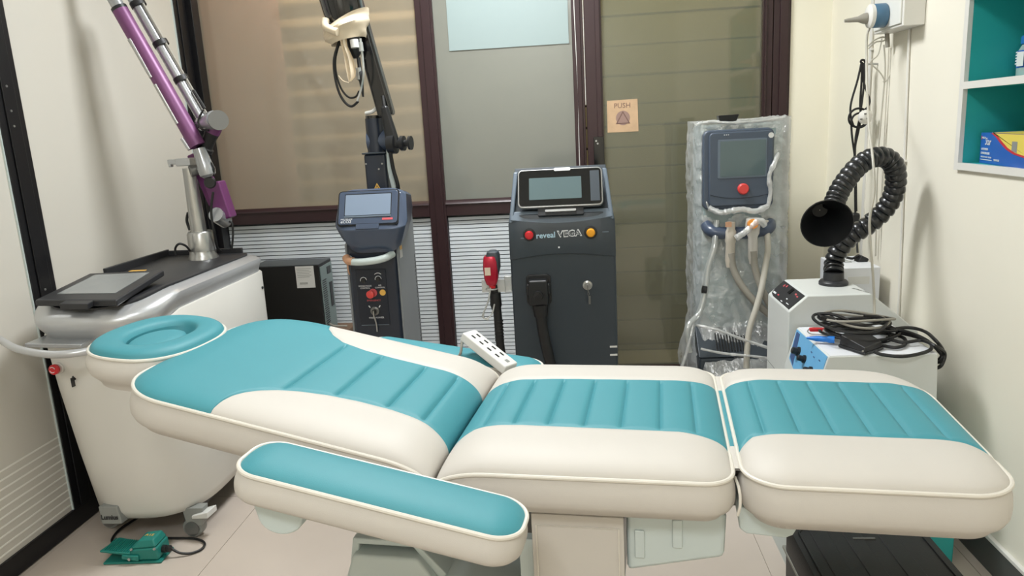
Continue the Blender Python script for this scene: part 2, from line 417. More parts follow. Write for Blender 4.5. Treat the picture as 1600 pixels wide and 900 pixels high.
# door
dr = thing('door_1', None, None, (0.055, YB, 0), kind='structure')
B('hinge_stile', frame_m, dr, 0.055, 0.135, yf0 - 0.004, yf1, 0.02, 2.38, 0.002)
B('stile_bead', frame_m, dr, 0.105, 0.128, yf0 - 0.014, yf0 - 0.004, 0.02, 2.38, 0.002)
B('lock_stile', frame_m, dr, 0.885, 0.930, yf0 - 0.004, yf1, 0.02, 2.38, 0.002)
B('stile_bead', frame_m, dr, 0.892, 0.902, yf0 - 0.012, yf0 - 0.004, 0.02, 2.38, 0.002)
B('bottom_rail', frame_m, dr, 0.135, 0.885, yf0 - 0.004, yf1, 0.02, 0.11, 0.002)
B('top_rail', frame_m, dr, 0.135, 0.885, yf0 - 0.004, yf1, 2.30, 2.38, 0.002)
B('glass_pane', glass_door, dr, 0.135, 0.885, YB + 0.008, YB + 0.014, 0.11, 2.30)
pl = B('latch_plate', black_g, dr, 0.083, 0.134, yf0 - 0.018, yf0 - 0.004, 1.095, 1.295, 0.003)
for x, z in ((0.096, 1.275), (0.103, 1.262), (0.098, 1.115), (0.105, 1.128)):
    MB().cyl((x, yf0 - 0.018, z), (x, yf0 - 0.0205, z), 0.005, n=10).build('screw', chrome, pl)
brownpost('trim_10', 0.934, 1.013, 0.0, 2.40)
# door sticker
st = thing('push_sticker', 'square brown paper sticker reading PUSH on the glass door', 'sticker', (0.228, YB + 0.006, 1.39))
MB().prism([(-0.074, -0.078), (0.076, -0.079), (0.074, 0.076), (-0.074, 0.074)], (0.228, YB + 0.0075, 1.389), (1, 0, 0), (0, 0, 1), (0, -0.001, 0)).build('paper', kraft, st)
ys = YB + 0.0062
text('PUSH', 0.034, (0.228, ys, 1.436), (1, 0, 0), (0, 0, 1), kraft_d, st)
MB().lathe([(0.034, 0), (0.034, 0.0003)], (0.230, ys, 1.378), (0, -1, 0), 28).build('print_disc', kraft_m, st)
def tri(s, w=0.07, h=0.06): return [(-w / 2 * s, -h * 0.40 * s), (w / 2 * s, -h * 0.40 * s), (0, h * 0.62 * s)]
MB().prism(tri(1.0), (0.230, ys - 0.0003, 1.374), (1, 0, 0), (0, 0, 1), (0, -0.0003, 0)).build('print_triangle', kraft_d, st)
MB().prism(tri(0.76), (0.230, ys - 0.0006, 1.373), (1, 0, 0), (0, 0, 1), (0, -0.0003, 0)).build('print_triangle_centre', kraft_m, st)
# beyond the partition: a planked wall behind the door, a ribbed shutter behind the left pane
wb = struct(B('wall_beyond_back', plank_d, None, -2.6, 1.6, 4.39, 4.42, 0, CEIL))
random.seed(3)
zz = [0.0, 0.13, 0.27, 0.41, 0.545, 0.68, 0.815, 0.97, 1.12, 1.23, 1.34, 1.452, 1.60, 1.75, 1.90, 2.05, 2.2, 2.35, 2.5, 2.64, 2.75]
zz = [0.0] + [1.35 + (z - 1.35) * 4.345 / 4.05 for z in zz[1:-1]] + [2.75]
for a, b in zip(zz[:-1], zz[1:]):
    B('plank', plank_m, wb, -0.2, 1.45, 4.355 + random.uniform(-0.006, 0.006), 4.39, a + 0.003, b - 0.006 - random.uniform(0, 0.005), 0.002)
sb = MB()
G = []
nz_ = 400
for i in range(nz_ + 1):
    z = i * CEIL / nz_
    y = 4.20 + 0.014 * math.sin(z * 2 * math.pi / 0.125)
    G.append([V(-2.2, y, z), V(-0.2, y, z)])
sb.grid(G).build('ribbed_shutter', shutter_m, wb)
B('pink_hanging_panel', mat('faded_pink', (226, 170, 166), 0.7), wb, -2.3, -1.60, 4.12, 4.14, 0.6, 2.6)
B('corridor_partition', wall_m, wb, -0.22, -0.2, 3.78, 4.39, 0, CEIL)

# ------------------------------------------------------------------ treatment bed
TH = math.radians(-6.4)
RB = Matrix.Rotation(TH, 4, 'Z')          # bed frame: u along the bed towards the feet, v across, z up
def bedpt(u, v, z): return RB @ V(u, v, z)
bed = thing('treatment_bed', 'padded treatment bed in teal and cream leatherette with raised backrest and armrests', 'bed', tuple(bedpt(-0.2, 1.585, 0)), TH)
def g(t): 
    t = max(0.0, min(1.0, t)); return math.sqrt(max(0.0, 1 - (1 - t) ** 2))
def ss(t):
    t = max(0.0, min(1.0, t)); return t * t * (3 - 2 * t)
def pad(name, frame, a0, a1, b0, b1, r, t, H, R, near, far, seams=(), crease=None, skirt_in=0.020, bulge=0.007, parent=None, label=None, Ra=None, allteal=False, bandlabel='teal panel with stitched channels', dip=0.035, extra=()):
    """r: corner radii at (a0,b0),(a1,b0),(a1,b1),(a0,b1). near/far: teal band limits as functions of a.
    crease: 'a0' or 'a1' end rolls down into a fold."""
    Ra = Ra or R
    def bn(a):
        if a < a0 + r[0]: q = a0 + r[0] - a; return b0 + r[0] - math.sqrt(max(0, r[0] ** 2 - q * q))
        if a > a1 - r[1]: q = a - (a1 - r[1]); return b0 + r[1] - math.sqrt(max(0, r[1] ** 2 - q * q))
        return b0
    def bf(a):
        if a > a1 - r[2]: q = a - (a1 - r[2]); return b1 - r[2] + math.sqrt(max(0, r[2] ** 2 - q * q))
        if a < a0 + r[3]: q = a0 + r[3] - a; return b1 - r[3] + math.sqrt(max(0, r[3] ** 2 - q * q))
        return b1
    Rc = 0.11
    def h(a, b):
        d0, d1 = a - a0, a1 - a
        db = min(b - bn(a), bf(a) - b)
        k = g(db / R); z = 0.0
        if crease == 'a0': k *= g(d1 / Ra) * (0.25 + 0.75 * g(d0 / Rc)); z -= dip * (1 - g(d0 / Rc))
        elif crease == 'a1': k *= g(d0 / Ra) * (0.25 + 0.75 * g(d1 / Rc)); z -= dip * (1 - g(d1 / Rc))
        else: k *= g(min(d0, d1) / Ra)
        z += H * k
        bN, bF = near(a), far(a)
        for bt in (bN, bF):
            if bn(a) + 0.01 < bt < bf(a) - 0.01: z -= 0.0035 * math.exp(-((b - bt) / 0.005) ** 2) * g(db / R)
        if seams and bN < b < bF:
            tp = ss(min(b - bN, bF - b) / 0.02)
            for sa in seams:
                q = abs(a - sa)
                if q < 0.03: z -= 0.0055 * math.exp(-(q / 0.0045) ** 1.4) * tp + 0.0025 * math.exp(-(q / 0.016) ** 2) * tp
        return z
    A = set()
    N = 60
    for i in range(N + 1): A.add(round(a0 + (a1 - a0) * i / N, 5))
    for i in range(13):
        q = 1 - math.cos(math.pi / 2 * i / 12)
        A.add(round(a0 + max(r[0], r[3], 0.03) * q, 5)); A.add(round(a1 - max(r[1], r[2], 0.03) * q, 5))
    for sa in seams:
        for q in (-0.016, -0.010, -0.006, -0.003, 0, 0.003, 0.006, 0.010, 0.016): A.add(round(sa + q, 5))
    for q in extra: A.add(round(q, 5))
    A = sorted(x for x in A if a0 - 1e-9 <= x <= a1 + 1e-9)
    def patch(lo, hi, n, cond):
        mb = MB(); run = []; allr = []
        for a in A:
            l, u = lo(a), hi(a)
            l = max(l, bn(a)); u = min(u, bf(a))
            if u < l: u = l
            row = [frame(a, l + (u - l) * (1 - math.cos(math.pi * j / n)) / 2, h(a, l + (u - l) * (1 - math.cos(math.pi * j / n)) / 2)) for j in range(n + 1)]
            allr.append(row)
        mb.grid(allr); return mb
    body = MB()
    if not allteal:
        p1 = patch(bn, near, 14, 0); p2 = patch(far, bf, 14, 0)
        body.add(p1.v, p1.f); body.add(p2.v, p2.f)
    # boundary loop
    loop = [(a, bn(a)) for a in A] + [(a1, bn(a1) + (bf(a1) - bn(a1)) * k / 24) for k in range(1, 24)] + \
           [(a, bf(a)) for a in reversed(A)] + [(a0, bf(a0) + (bn(a0) - bf(a0)) * k / 24) for k in range(1, 24)]
    L = []
    for p in loop:
        if not L or (abs(p[0] - L[-1][0]) + abs(p[1] - L[-1][1])) > 1e-4: L.append(p)
    n = len(L); nor = []
    for i in range(n):
        x = L[(i + 1) % n][0] - L[i - 1][0]; y = L[(i + 1) % n][1] - L[i - 1][1]; l = math.hypot(x, y) or 1
        nor.append((y / l, -x / l))
    rings = []
    K = 9
    for k in range(K + 1):
        q = k / K
        off = bulge * math.sin(math.pi * min(1, q * 1.1)) - skirt_in * ss((q - 0.70) / 0.30) * 1.0
        ring = []
        for (a, b), (nx, ny) in zip(L, nor):
            e = off
            if crease == 'a0' and a < a0 + 0.03: e = off * max(0, (a - a0) / 0.03)
            if crease == 'a1' and a > a1 - 0.03: e = off * max(0, (a1 - a) / 0.03)
            ring.append(frame(a + nx * e, b + ny * e, h(a, b) - t * q))
        rings.append(ring)
    body.loft(rings, False, True)
    o = body.build(name, cream, parent, merge=True, ang=60, label=label)
    pt = patch(near, far, 28, 0) if not allteal else patch(bn, bf, 28, 0)
    pt.build('teal_panel', teal, o, merge=True, ang=60, label=bandlabel)
    pp = [frame(a + nx * 0.002, b + ny * 0.002, h(a, b) + 0.001) for (a, b), (nx, ny) in zip(L, nor)
          if not (crease == 'a0' and a < a0 + 1e-4) and not (crease == 'a1' and a > a1 - 1e-4)]
    if crease is None: MB().tube(pp, 0.0042, 8, closed=True, sm=False).build('piping', pipe_m, o)
    else:
        k0 = None
        full = [(a, b) for a, b in L]
        # open path: start just after the crease edge
        idx = [i for i, (a, b) in enumerate(full) if not (crease == 'a0' and a < a0 + 1e-4) and not (crease == 'a1' and a > a1 - 1e-4)]
        st_ = 0
        for q in range(len(idx)):
            if (idx[q] - idx[q - 1]) % n != 1: st_ = q
        idx = idx[st_:] + idx[:st_]
        MB().tube([frame(full[i][0] + nor[i][0] * 0.002, full[i][1] + nor[i][1] * 0.002, h(*full[i]) + 0.001) for i in idx], 0.0042, 8, sm=False).build('piping', pipe_m, o)
    return o
def flat(z0, slope=0.0, ar=0.0):
    return lambda a, b, h: bedpt(a, b, z0 - math.tan(slope) * (a - ar) + h)
def lerpf(pts):
    def f(x):
        if x <= pts[0][0]: return pts[0][1]
        for (x0, y0), (x1, y1) in zip(pts[:-1], pts[1:]):
            if x <= x1: 
                t = (x - x0) / (x1 - x0); return y0 + (y1 - y0) * t
        return pts[-1][1]
    return f
VN, VF = 1.271, 1.905
UC = -0.448                                # fold between backrest and seat
seat = pad('seat_cushion', flat(0.702), UC, 0.122, VN, VF, (0.001, 0.055, 0.055, 0.001), 0.085, 0.034, 0.10,
           lerpf([(-0.45, 1.405), (-0.40, 1.440), (-0.30, 1.447), (0.03, 1.435), (0.10, 1.420), (0.125, 1.41)]), lerpf([(-0.45, 1.715), (-0.40, 1.730), (-0.25, 1.745), (0.05, 1.745), (0.125, 1.755)]),
           seams=(-0.385, -0.318, -0.245, -0.168, -0.090, -0.010, 0.062), crease='a0', parent=bed)
leg = pad('leg_cushion', flat(0.705, math.radians(0.2), 0.14), 0.142, 0.594, VN - 0.004, VF - 0.02, (0.075, 0.085, 0.16, 0.055), 0.092, 0.034, 0.10,
          lerpf([(0.14, 1.40), (0.17, 1.435), (0.55, 1.43), (0.60, 1.41)]), lerpf([(0.14, 1.755), (0.50, 1.745), (0.60, 1.73)]),
          seams=(0.195, 0.262, 0.328, 0.395, 0.462, 0.530), parent=bed)
SL = math.radians(12.8); CS = math.cos(SL)
def backf(a, b, h):   # a runs along the incline, measured down from the fold (negative towards the head)
    u = UC + a * math.cos(SL); z = 0.702 - a * math.sin(SL)
    return bedpt(u + h * math.sin(SL) , b, z + h * math.cos(SL))
LB = 0.715
cn = []
def curve_near(a):     # cream wedge starts at the near piping and bows in to the teal band
    pts = [(-0.482, 1.262), (-0.480, 1.285), (-0.475, 1.310), (-0.466, 1.335), (-0.452, 1.358), (-0.430, 1.382), (-0.400, 1.404), (-0.36, 1.422), (-0.30, 1.437), (-0.23, 1.444), (-0.15, 1.442), (-0.06, 1.425), (0.0, 1.405)]
    return lerpf(pts)(a)
def curve_far(a):
    pts = [(-0.505, 1.92), (-0.500, 1.88), (-0.485, 1.84), (-0.455, 1.80), (-0.41, 1.765), (-0.34, 1.745), (-0.25, 1.737), (-0.12, 1.735), (-0.05, 1.725), (0, 1.715)]
    return lerpf(pts)(a)
back = pad('back_cushion', backf, -LB, 0.0, VN, VF, (0.115, 0.001, 0.001, 0.19), 0.085, 0.030, 0.10, lambda a: (curve_near(a) if a > -0.482 else 1.0), lambda a: (curve_far(a) if a > -0.505 else 3.0),
           seams=(-0.395, -0.285, -0.165, -0.075), crease='a1', parent=bed, extra=[-0.512 + 0.002 * k for k in range(40)])
# head cushion: rounded pad with an oval opening and a loose oval plug
HC = (-1.235, 1.565, 0.885)
def headf(x, y, h): return bedpt(HC[0] + x, HC[1] + y, HC[2] - x * math.tan(math.radians(6)) + h)
def sup(th, rx, ry, p): 
    c, s_ = math.cos(th), math.sin(th)
    return (math.copysign(abs(c) ** (2 / p), c) * rx, math.copysign(abs(s_) ** (2 / p), s_) * ry)
NH = 72
outer = [sup(2 * math.pi * k / NH, 0.125, 0.170, 2.5) for k in range(NH)]
hole = [(0.004 + 0.062 * math.cos(2 * math.pi * k / NH), -0.000 + 0.104 * math.sin(2 * math.pi * k / NH)) for k in range(NH)]
rings = []
for q in [0, .04, .1, .18, .3, .45, .6, .75, .86, .94, 1.0]:
    hh = 0.022 * g(q / 0.40) if q <= 0.6 else 0.022 - 0.016 * (1 - g((1 - q) / 0.30))
    rings.append([headf(o_[0] + (i_[0] - o_[0]) * q, o_[1] + (i_[1] - o_[1]) * q, hh) for o_, i_ in zip(outer, hole)])
for q, hh in ((0.97, -0.012), (0.93, -0.020), (0.89, -0.020), (0.865, -0.006), (0.83, 0.001), (0.72, 0.006), (0.5, 0.009), (0.25, 0.010), (0.06, 0.0105)):
    cx, cy = 0.004, 0.0; so = 0.010 * min(1, (1 - q) / 0.08)
    rings.append([headf(cx - so * 0.6 + (i_[0] - cx) * q, cy - so + (i_[1] - cy) * q, hh) for i_ in hole])
sk = []
for k in range(10):
    q = k / 9; off = 0.012 * math.sin(math.pi * min(1, q * 1.3)) - 0.016 * ss((q - 0.65) / 0.35)
    ring = []
    for x, y in outer:
        l = math.hypot(x, y); ring.append(headf(x + x / l * off, y + y / l * off, -0.080 * q))
    sk.append(ring)
hd = MB().loft(sk, False, True).build('head_cushion', cream, bed, ang=60)
MB().loft(rings[:11], False, False).build('teal_panel', teal, hd, ang=60, label='teal ring shaped top of the head cushion')
MB().loft(rings[10:], False, True).build('face_plug', teal, hd, ang=60, label='oval teal plug in the face opening')
MB().tube([headf(x * 1.01, y * 1.01, 0.001) for x, y in outer], 0.0042, 8, closed=True, sm=False).build('piping', pipe_m, hd)
# armrests
def arm(u0, u1, v0, z0, sl, w, lab):
    f = lambda a, b, h: bedpt(u0 + a * math.cos(sl) + h * math.sin(sl), v0 + b, z0 - a * math.sin(sl) + h * math.cos(sl))
    L_ = (u1 - u0) / math.cos(sl)
    return pad('armrest', f, 0, L_, 0, w, (0.045, 0.050, 0.050, 0.045), 0.068, 0.018, 0.055, lambda a: -1, lambda a: 9, parent=bed, allteal=True, label=lab, bandlabel='plain teal top', bulge=0.008, skirt_in=0.022)
arm(-0.722, -0.232, 1.030, 0.812, math.radians(12.0), 0.125, 'near armrest with teal top')
arm(-0.88, -0.355, 1.965, 0.737, math.radians(8.1), 0.130, 'far armrest with teal top')
def D(mb, name, m_, bev=0.0, label=None, parent=bed): return mb.build(name, m_, parent, bev, label=label)
def bb(u0, u1, v0, v1, z0, z1, M_=RB): return MB(M_).b2(u0, u1, v0, v1, z0, z1)
# white link straps between seat and leg cushions
for v0, v1, mt_, nm in ((1.335, 1.435, cream, 'link_strap'), (1.435, 1.755, teal, 'link_panel'), (1.755, 1.86, cream, 'link_strap')):
    m = MB(RB); G = []
    for i in range(9):
        q = i / 8; u = 0.112 + 0.042 * q; z = 0.699 + 0.006 * math.sin(math.pi * q)
        G.append([V(u, v0, z), V(u, v1, z)])
    m.grid(G); G2 = [[p - V(0, 0, 0.004) for p in r_] for r_ in G]
    m.grid(G2); m.build(nm, mt_, bed)
MB(RB).tube([(0.128, 1.330, 0.69), (0.133, 1.300, 0.68), (0.134, 1.290, 0.655), (0.130, 1.292, 0.632)], 0.0028, 8).build('cord', pipe_m, bed)
# frames under the cushions
D(bb(-0.44, 0.09, 1.42, 1.80, 0.595, 0.620).b2(-0.305, -0.27, 1.35, 1.42, 0.585, 0.615), 'seat_frame', black_p, 0.004)
D(bb(0.06, 0.55, 1.40, 1.80, 0.592, 0.612), 'leg_frame', gun, 0.003)
m = MB()
P = lambda a, b, h: backf(a, b, h)
m.hexa([P(-0.66, 1.36, -0.105), P(-0.02, 1.36, -0.105), P(-0.02, 1.82, -0.105), P(-0.66, 1.82, -0.105), P(-0.66, 1.36, -0.085), P(-0.02, 1.36, -0.085), P(-0.02, 1.82, -0.085), P(-0.66, 1.82, -0.085)])
m.build('back_frame', gun, bed, 0.003)
# head cushion bar
MB(RB).b2(-1.26, -0.95, 1.55, 1.59, 0.770, 0.785).build('head_bar', gun, bed, 0.002)
# pedestal
D(bb(-0.30, -0.09, 1.42, 1.78, 0.36, 0.59), 'lift_column', gun, 0.004)
D(bb(-0.62, -0.12, 1.36, 1.84, 0.0, 0.14), 'floor_base', aqua_pl, 0.02)
D(bb(-0.50, -0.12, 1.40, 1.80, 0.14, 0.38), 'column_housing', aqua_pl, 0.02)
D(MB(RB).b2(-0.300, -0.090, 1.352, 1.38, 0.30, 0.52), 'side_plate', aqua_pl, 0.003)
# large left cover with chamfered end
m = MB(RB); m.prism([(-0.735, 0.14), (-0.50, 0.14), (-0.50, 0.36), (-0.545, 0.425), (-0.700, 0.425), (-0.745, 0.30)], (0, 1.40, 0), (1, 0, 0), (0, 0, 1), (0, 0.36, 0))
D(m, 'motor_cover', aqua_pl, 0.008)
m = MB(RB); m.prism([(-0.790, 0.0), (-0.745, 0.0), (-0.690, 0.440), (-0.560, 0.440), (-0.50, 0.36), (-0.47, 0.36), (-0.555, 0.455), (-0.705, 0.455)], (0, 1.42, 0), (1, 0, 0), (0, 0, 1), (0, 0.30, 0))
D(m, 'cover_rim', aqua_pl, 0.004)
# right side cover with recessed handles
m = MB(RB); m.prism([(-0.078, 0.462), (0.112, 0.505), (0.116, 0.602), (-0.078, 0.600)], (0, 1.352, 0), (1, 0, 0), (0, 0, 1), (0, 0.42, 0))
rc = D(m, 'side_cover', aqua_pl, 0.010)
for u0, z0 in ((0.012, 0.522), (-0.062, 0.495)):
    MB(RB).b2(u0, u0 + 0.020, 1.347, 1.353, z0, z0 + 0.062).build('grip_rib', aqua_pl, rc, 0.004)
# leatherette apron hanging from the seat
ap = D(bb(-0.268, -0.082, 1.334, 1.340, 0.16, 0.590), 'apron', cream, 0.002)
MB(RB).tube([(-0.258, 1.3325, 0.18), (-0.258, 1.3325, 0.566), (-0.092, 1.3325, 0.566), (-0.092, 1.3325, 0.18)], 0.0018, 6, sm=False).build('seam_line', pipe_m, ap)
# bracket under leg cushion, and half round brackets of the armrests
m = MB(RB); m.prism([(0.135, 0.625), (0.138, 0.580), (0.150, 0.570), (0.222, 0.565), (0.236, 0.572), (0.255, 0.612), (0.255, 0.625)], (0, 1.335, 0), (1, 0, 0), (0, 0, 1), (0, 0.10, 0))
D(m, 'leg_bracket', aqua_pl, 0.004)
m = MB(RB); c_ = (-0.665, 0.715); m.prism([(c_[0] - 0.05, c_[1] + 0.02)] + [(c_[0] + 0.042 * math.cos(math.radians(a_)), c_[1] - 0.010 + 0.032 * math.sin(math.radians(a_))) for a_ in range(190, 351, 16)] + [(c_[0] + 0.05, c_[1] + 0.01)], (0, 1.07, 0), (1, 0, 0), (0, 0, 1), (0, 0.035, 0))
D(m, 'arm_bracket', aqua_pl, 0.004)
MB(RB).tube([(-0.40, 1.10, 0.675), (-0.40, 1.20, 0.640), (-0.40, 1.36, 0.605)], 0.016, 10).build('arm_support', gun, bed)
MB(RB).tube([(-0.60, 2.03, 0.640), (-0.50, 1.95, 0.620), (-0.40, 1.82, 0.605)], 0.016, 10).build('arm_support', gun, bed)

# power strip lying over the far armrest
p0 = bedpt(-0.568, 2.020, 0.768); p1 = bedpt(-0.428, 1.948, 0.688)
ps = thing('power_strip', 'light grey power strip with black slotted sockets lying on the far armrest', 'power strip', tuple(p0))
dx = (p1 - p0); Ls = dx.length; dx.normalize(); wy = bedpt(0, 1, 0.15) - bedpt(0, 0, 0); wy = (wy - dx * wy.dot(dx)).normalized(); up = dx.cross(wy).normalized()
if up.z < 0: up = -up
RS = Matrix((dx, wy, up)).transposed()
mid = (p0 + p1) / 2
MB().box(mid, (Ls, 0.060, 0.028), RS).build('housing', label_w, ps, 0.005)
for k in range(4):
    for s_ in (-1, 1):
        MB().box(mid + dx * (-Ls / 2 + 0.030 + k * 0.032) + wy * (s_ * 0.011) + up * 0.0143, (0.015, 0.006, 0.0012), RS).build('socket_slot', black_p, ps)
MB().box(mid + dx * (Ls / 2 - 0.02) + up * 0.0143, (0.012, 0.012, 0.0012), RS).build('switch', caster_g, ps)
MB().tube([p0 - dx * 0.002, p0 - dx * 0.02 + V(0, -0.01, -0.02), p0 + V(-0.02, -0.03, -0.05), p0 + V(-0.05, 0.0, -0.08)], 0.004, 8).build('cord', cable_g, ps)

# ------------------------------------------------------------------ large white and silver laser console at the left
lc = thing('laser_console', 'large white and silver wheeled laser console with a purple and silver jointed arm', 'laser machine', (-1.56, 2.5, 0))
def outline(xl, xr, yf, yr, d, rr, p=2.6, n=28):
    xc = (xl + xr) / 2; rx = (xr - xl) / 2; pts = []
    for k in range(n + 1):
        th = math.pi + math.pi * k / n
        c, s_ = math.cos(th), math.sin(th)
        pts.append((xc + math.copysign(abs(c) ** (2 / p), c) * rx, yf + d - abs(s_) ** (2 / p) * d))
    for k in range(7):
        a = math.radians(90 * k / 6); pts.append((xr - rr + rr * math.cos(a), yr - rr + rr * math.sin(a)))
    for k in range(7):
        a = math.radians(90 + 90 * k / 6); pts.append((xl + rr + rr * math.cos(a), yr - rr + rr * math.sin(a)))
    return pts
seamz = lambda y: 0.775 + 0.055 * ss((y - 2.14) / 0.16)
rings = []
for z, xl, xr, yf in ((0.095, -1.735, -1.375, 2.225), (0.105, -1.755, -1.355, 2.20), (0.14, -1.770, -1.345, 2.180), (0.35, -1.782, -1.335, 2.150), (0.60, -1.788, -1.330, 2.115)):
    rings.append([V(x, y, z) for x, y in outline(xl, xr, yf, 2.965, 0.26, 0.05)])
rings.append([V(x, y, seamz(y) - 0.006) for x, y in outline(-1.790, -1.330, 2.095, 2.967, 0.27, 0.05)])
rings.append([V(x, y, seamz(y)) for x, y in outline(-1.786, -1.334, 2.099, 2.963, 0.27, 0.05)])
MB().loft(rings).build('body_shell', body_w, lc, ang=50)
deckz = lambda y: 0.866 + 0.036 * ss((y - 2.08) / 0.22)
rings = []
rings.append([V(x, y, seamz(y)) for x, y in outline(-1.783, -1.337, 2.102, 2.955, 0.27, 0.05)])
rings.append([V(x, y, seamz(y) + 0.012) for x, y in outline(-1.785, -1.335, 2.098, 2.955, 0.27, 0.05)])
for q, ins in ((0.25, 0.000), (0.5, -0.006), (0.72, -0.004), (0.88, 0.012), (1.0, 0.040)):
    rings.append([V(x, y, seamz(y) + 0.012 + (deckz(y) - seamz(y) - 0.012) * q) for x, y in outline(-1.790 + ins, -1.330 - ins, 2.080 + ins, 2.955 - ins * 0.7, 0.26, 0.05)])
MB().loft(rings).build('silver_cowl', silver_l, lc, ang=50)
dk = []
for ins, dz in ((0.036, -0.002), (0.036, 0.005), (0.044, 0.008)):
    dk.append([V(x, y, deckz(y) + dz) for x, y in outline(-1.790 + ins, -1.330 - ins, 2.080 + ins, 2.955 - ins * 0.7, 0.25, 0.05)])
deck = MB().loft(dk).build('top_deck', black_d, lc, ang=50)
# recess frame of the deck rear
MB().b2(-1.735, -1.722, 2.50, 2.93, 0.905, 0.935).b2(-1.735, -1.40, 2.918, 2.93, 0.905, 0.93).build('tray_rim', black_d, deck, 0.003)
MB().box((-1.64, 2.56, 0.912), (0.06, 0.02, 0.002)).build('warning_label', label_y, deck)
# display
A_, B_, C_, D_ = V(-1.722, 2.128, 0.905), V(-1.420, 2.085, 0.905), V(-1.440, 2.400, 0.940), V(-1.705, 2.385, 0.940)
t_ = V(0, 0, -0.022)
bz = MB().hexa([A_ + t_, B_ + t_, C_ + t_, D_ + t_, A_, B_, C_, D_]).build('display_bezel', black_d, lc, 0.006)
def quadp(a, b, c, d, u0, u1, v0, v1, lift):
    f = lambda u, v: (a * (1 - u) + b * u) * (1 - v) + (d * (1 - u) + c * u) * v + V(0, 0, lift)
    return [f(u0, v0), f(u1, v0), f(u1, v1), f(u0, v1)]
lo = quadp(A_, B_, C_, D_, 0.14, 0.86, 0.20, 0.90, -0.001); hi = quadp(A_, B_, C_, D_, 0.14, 0.86, 0.20, 0.90, 0.0012)
MB().hexa(lo + hi).build('display', screen_g, bz)
lo = quadp(A_, B_, C_, D_, 0.38, 0.72, -0.10, 0.03, -0.020); hi = quadp(A_, B_, C_, D_, 0.38, 0.72, -0.10, 0.03, -0.002)
MB().hexa(lo + hi).build('bezel_latch', black_d, bz, 0.003)
# handle
hp = [(-1.8793,2.1307,0.7860), (-1.8265,2.0923,0.7830), (-1.7051,2.0088,0.7780), (-1.5646,1.9582,0.7740), (-1.4816,1.9828,0.7720), (-1.4354,2.0509,0.7700), V(-1.385, 2.16, 0.765)]
MB().tube(hp, 0.0115, 14).build('push_handle', silver_l, lc)
MB().hexa([V(-1.73, 2.06, 0.768), V(-1.52, 2.03, 0.768), V(-1.52, 2.14, 0.768), V(-1.73, 2.16, 0.768), V(-1.73, 2.06, 0.782), V(-1.52, 2.03, 0.782), V(-1.52, 2.14, 0.782), V(-1.73, 2.16, 0.782)]).build('handle_bracket', silver, lc, 0.004)
e = Vector((-1.6726,2.1150,0.6825))
MB().lathe([(0.019, 0), (0.019, 0.008), (0.017, 0.010)], e, (0.05, -1, 0.1), 20).build('button_collar', body_w, lc)
es = MB().lathe([(0.010, 0.008), (0.010, 0.016), (0.0165, 0.018), (0.0165, 0.026), (0.013, 0.029)], e, (0.05, -1, 0.1), 24).build('emergency_button', red_p, lc, label='red emergency stop button')
for s_ in (0, 1):
    MB().tube([e + V(0.009 * math.cos(a), -0.030, 0.009 * math.sin(a) + 0.003) for a in [math.pi * s_ + 0.3 + 0.5 * k for k in range(5)]], 0.0012, 6).build('arrow_mark', white_ink, es)
k_ = Vector((-1.6247,2.1250,0.6499))
kk = MB().lathe([(0.010, 0), (0.010, 0.010), (0.007, 0.012)], k_, (0, -1, 0), 18).box(k_ + V(0, -0.022, -0.012), (0.003, 0.014, 0.03)).build('key_switch', black_p, lc)
# badge
bc = Vector((-1.6310,2.2000,0.1321))
bd = MB().hexa([bc + V(-0.036, -0.03, -0.032), bc + V(0.036, -0.03, -0.032), bc + V(0.042, 0.04, -0.032), bc + V(-0.03, 0.04, -0.032), bc + V(-0.040, -0.030, 0.034), bc + V(0.028, -0.030, 0.034), bc + V(0.034, 0.02, 0.036), bc + V(-0.036, 0.02, 0.036)]).build('badge', caster_g, lc, 0.004)
text('Lumius', 0.024, bc + V(-0.004, -0.0312, -0.006), (1, 0, 0), (0, 0, 1), dark_ink, bd, thick=0.001, bold=0.0007, squash=0.9)
text('Lumius', 0.02, V(-1.3325, 2.73, 0.60), (0, 1, 0), (0, 0, 1), caster_g, lc, thick=0.001)
MB().cyl((-1.331, 2.91, 0.76), (-1.326, 2.91, 0.76), 0.006, n=10).build('side_screw', black_p, lc)
for x, y, lk in ((-1.395, 2.27, True), (-1.745, 2.330, False), (-1.40, 2.86, False), (-1.74, 2.86, False)):
    r_ = 0.037
    cs = MB().prism([(-0.028, 0.115), (0.05, 0.115), (0.04, 0.05), (0.0, 0.035), (-0.02, 0.055)], (x, y - 0.02, 0), (1, 0, 0), (0, 0, 1), (0, 0.04, 0)).build('caster', caster_g, lc, 0.003)
    MB().lathe([(0.02, -0.018), (r_ - 0.003, -0.018), (r_, -0.014), (r_, 0.014), (r_ - 0.003, 0.018), (0.02, 0.018)], (x, y, r_ + 0.0005), (0, 1, 0), 26).build('wheel', caster_g, cs)
    MB().lathe([(0.026, -0.0235), (0.026, -0.017)], (x, y, r_), (0, 1, 0), 22).build('hub_cap', gun, cs)
    if lk: MB().hexa([V(x + 0.01, y - 0.03, 0.078), V(x + 0.075, y - 0.04, 0.085), V(x + 0.08, y + 0.02, 0.085), V(x + 0.02, y + 0.02, 0.078), V(x + 0.01, y - 0.03, 0.090), V(x + 0.075, y - 0.04, 0.108), V(x + 0.08, y + 0.02, 0.108), V(x + 0.02, y + 0.02, 0.090)]).build('brake_lever', label_w, cs, 0.003, label='white brake lever')
# underside chassis
B('chassis', black_p, lc, -1.72, -1.38, 2.28, 2.92, 0.085, 0.10)
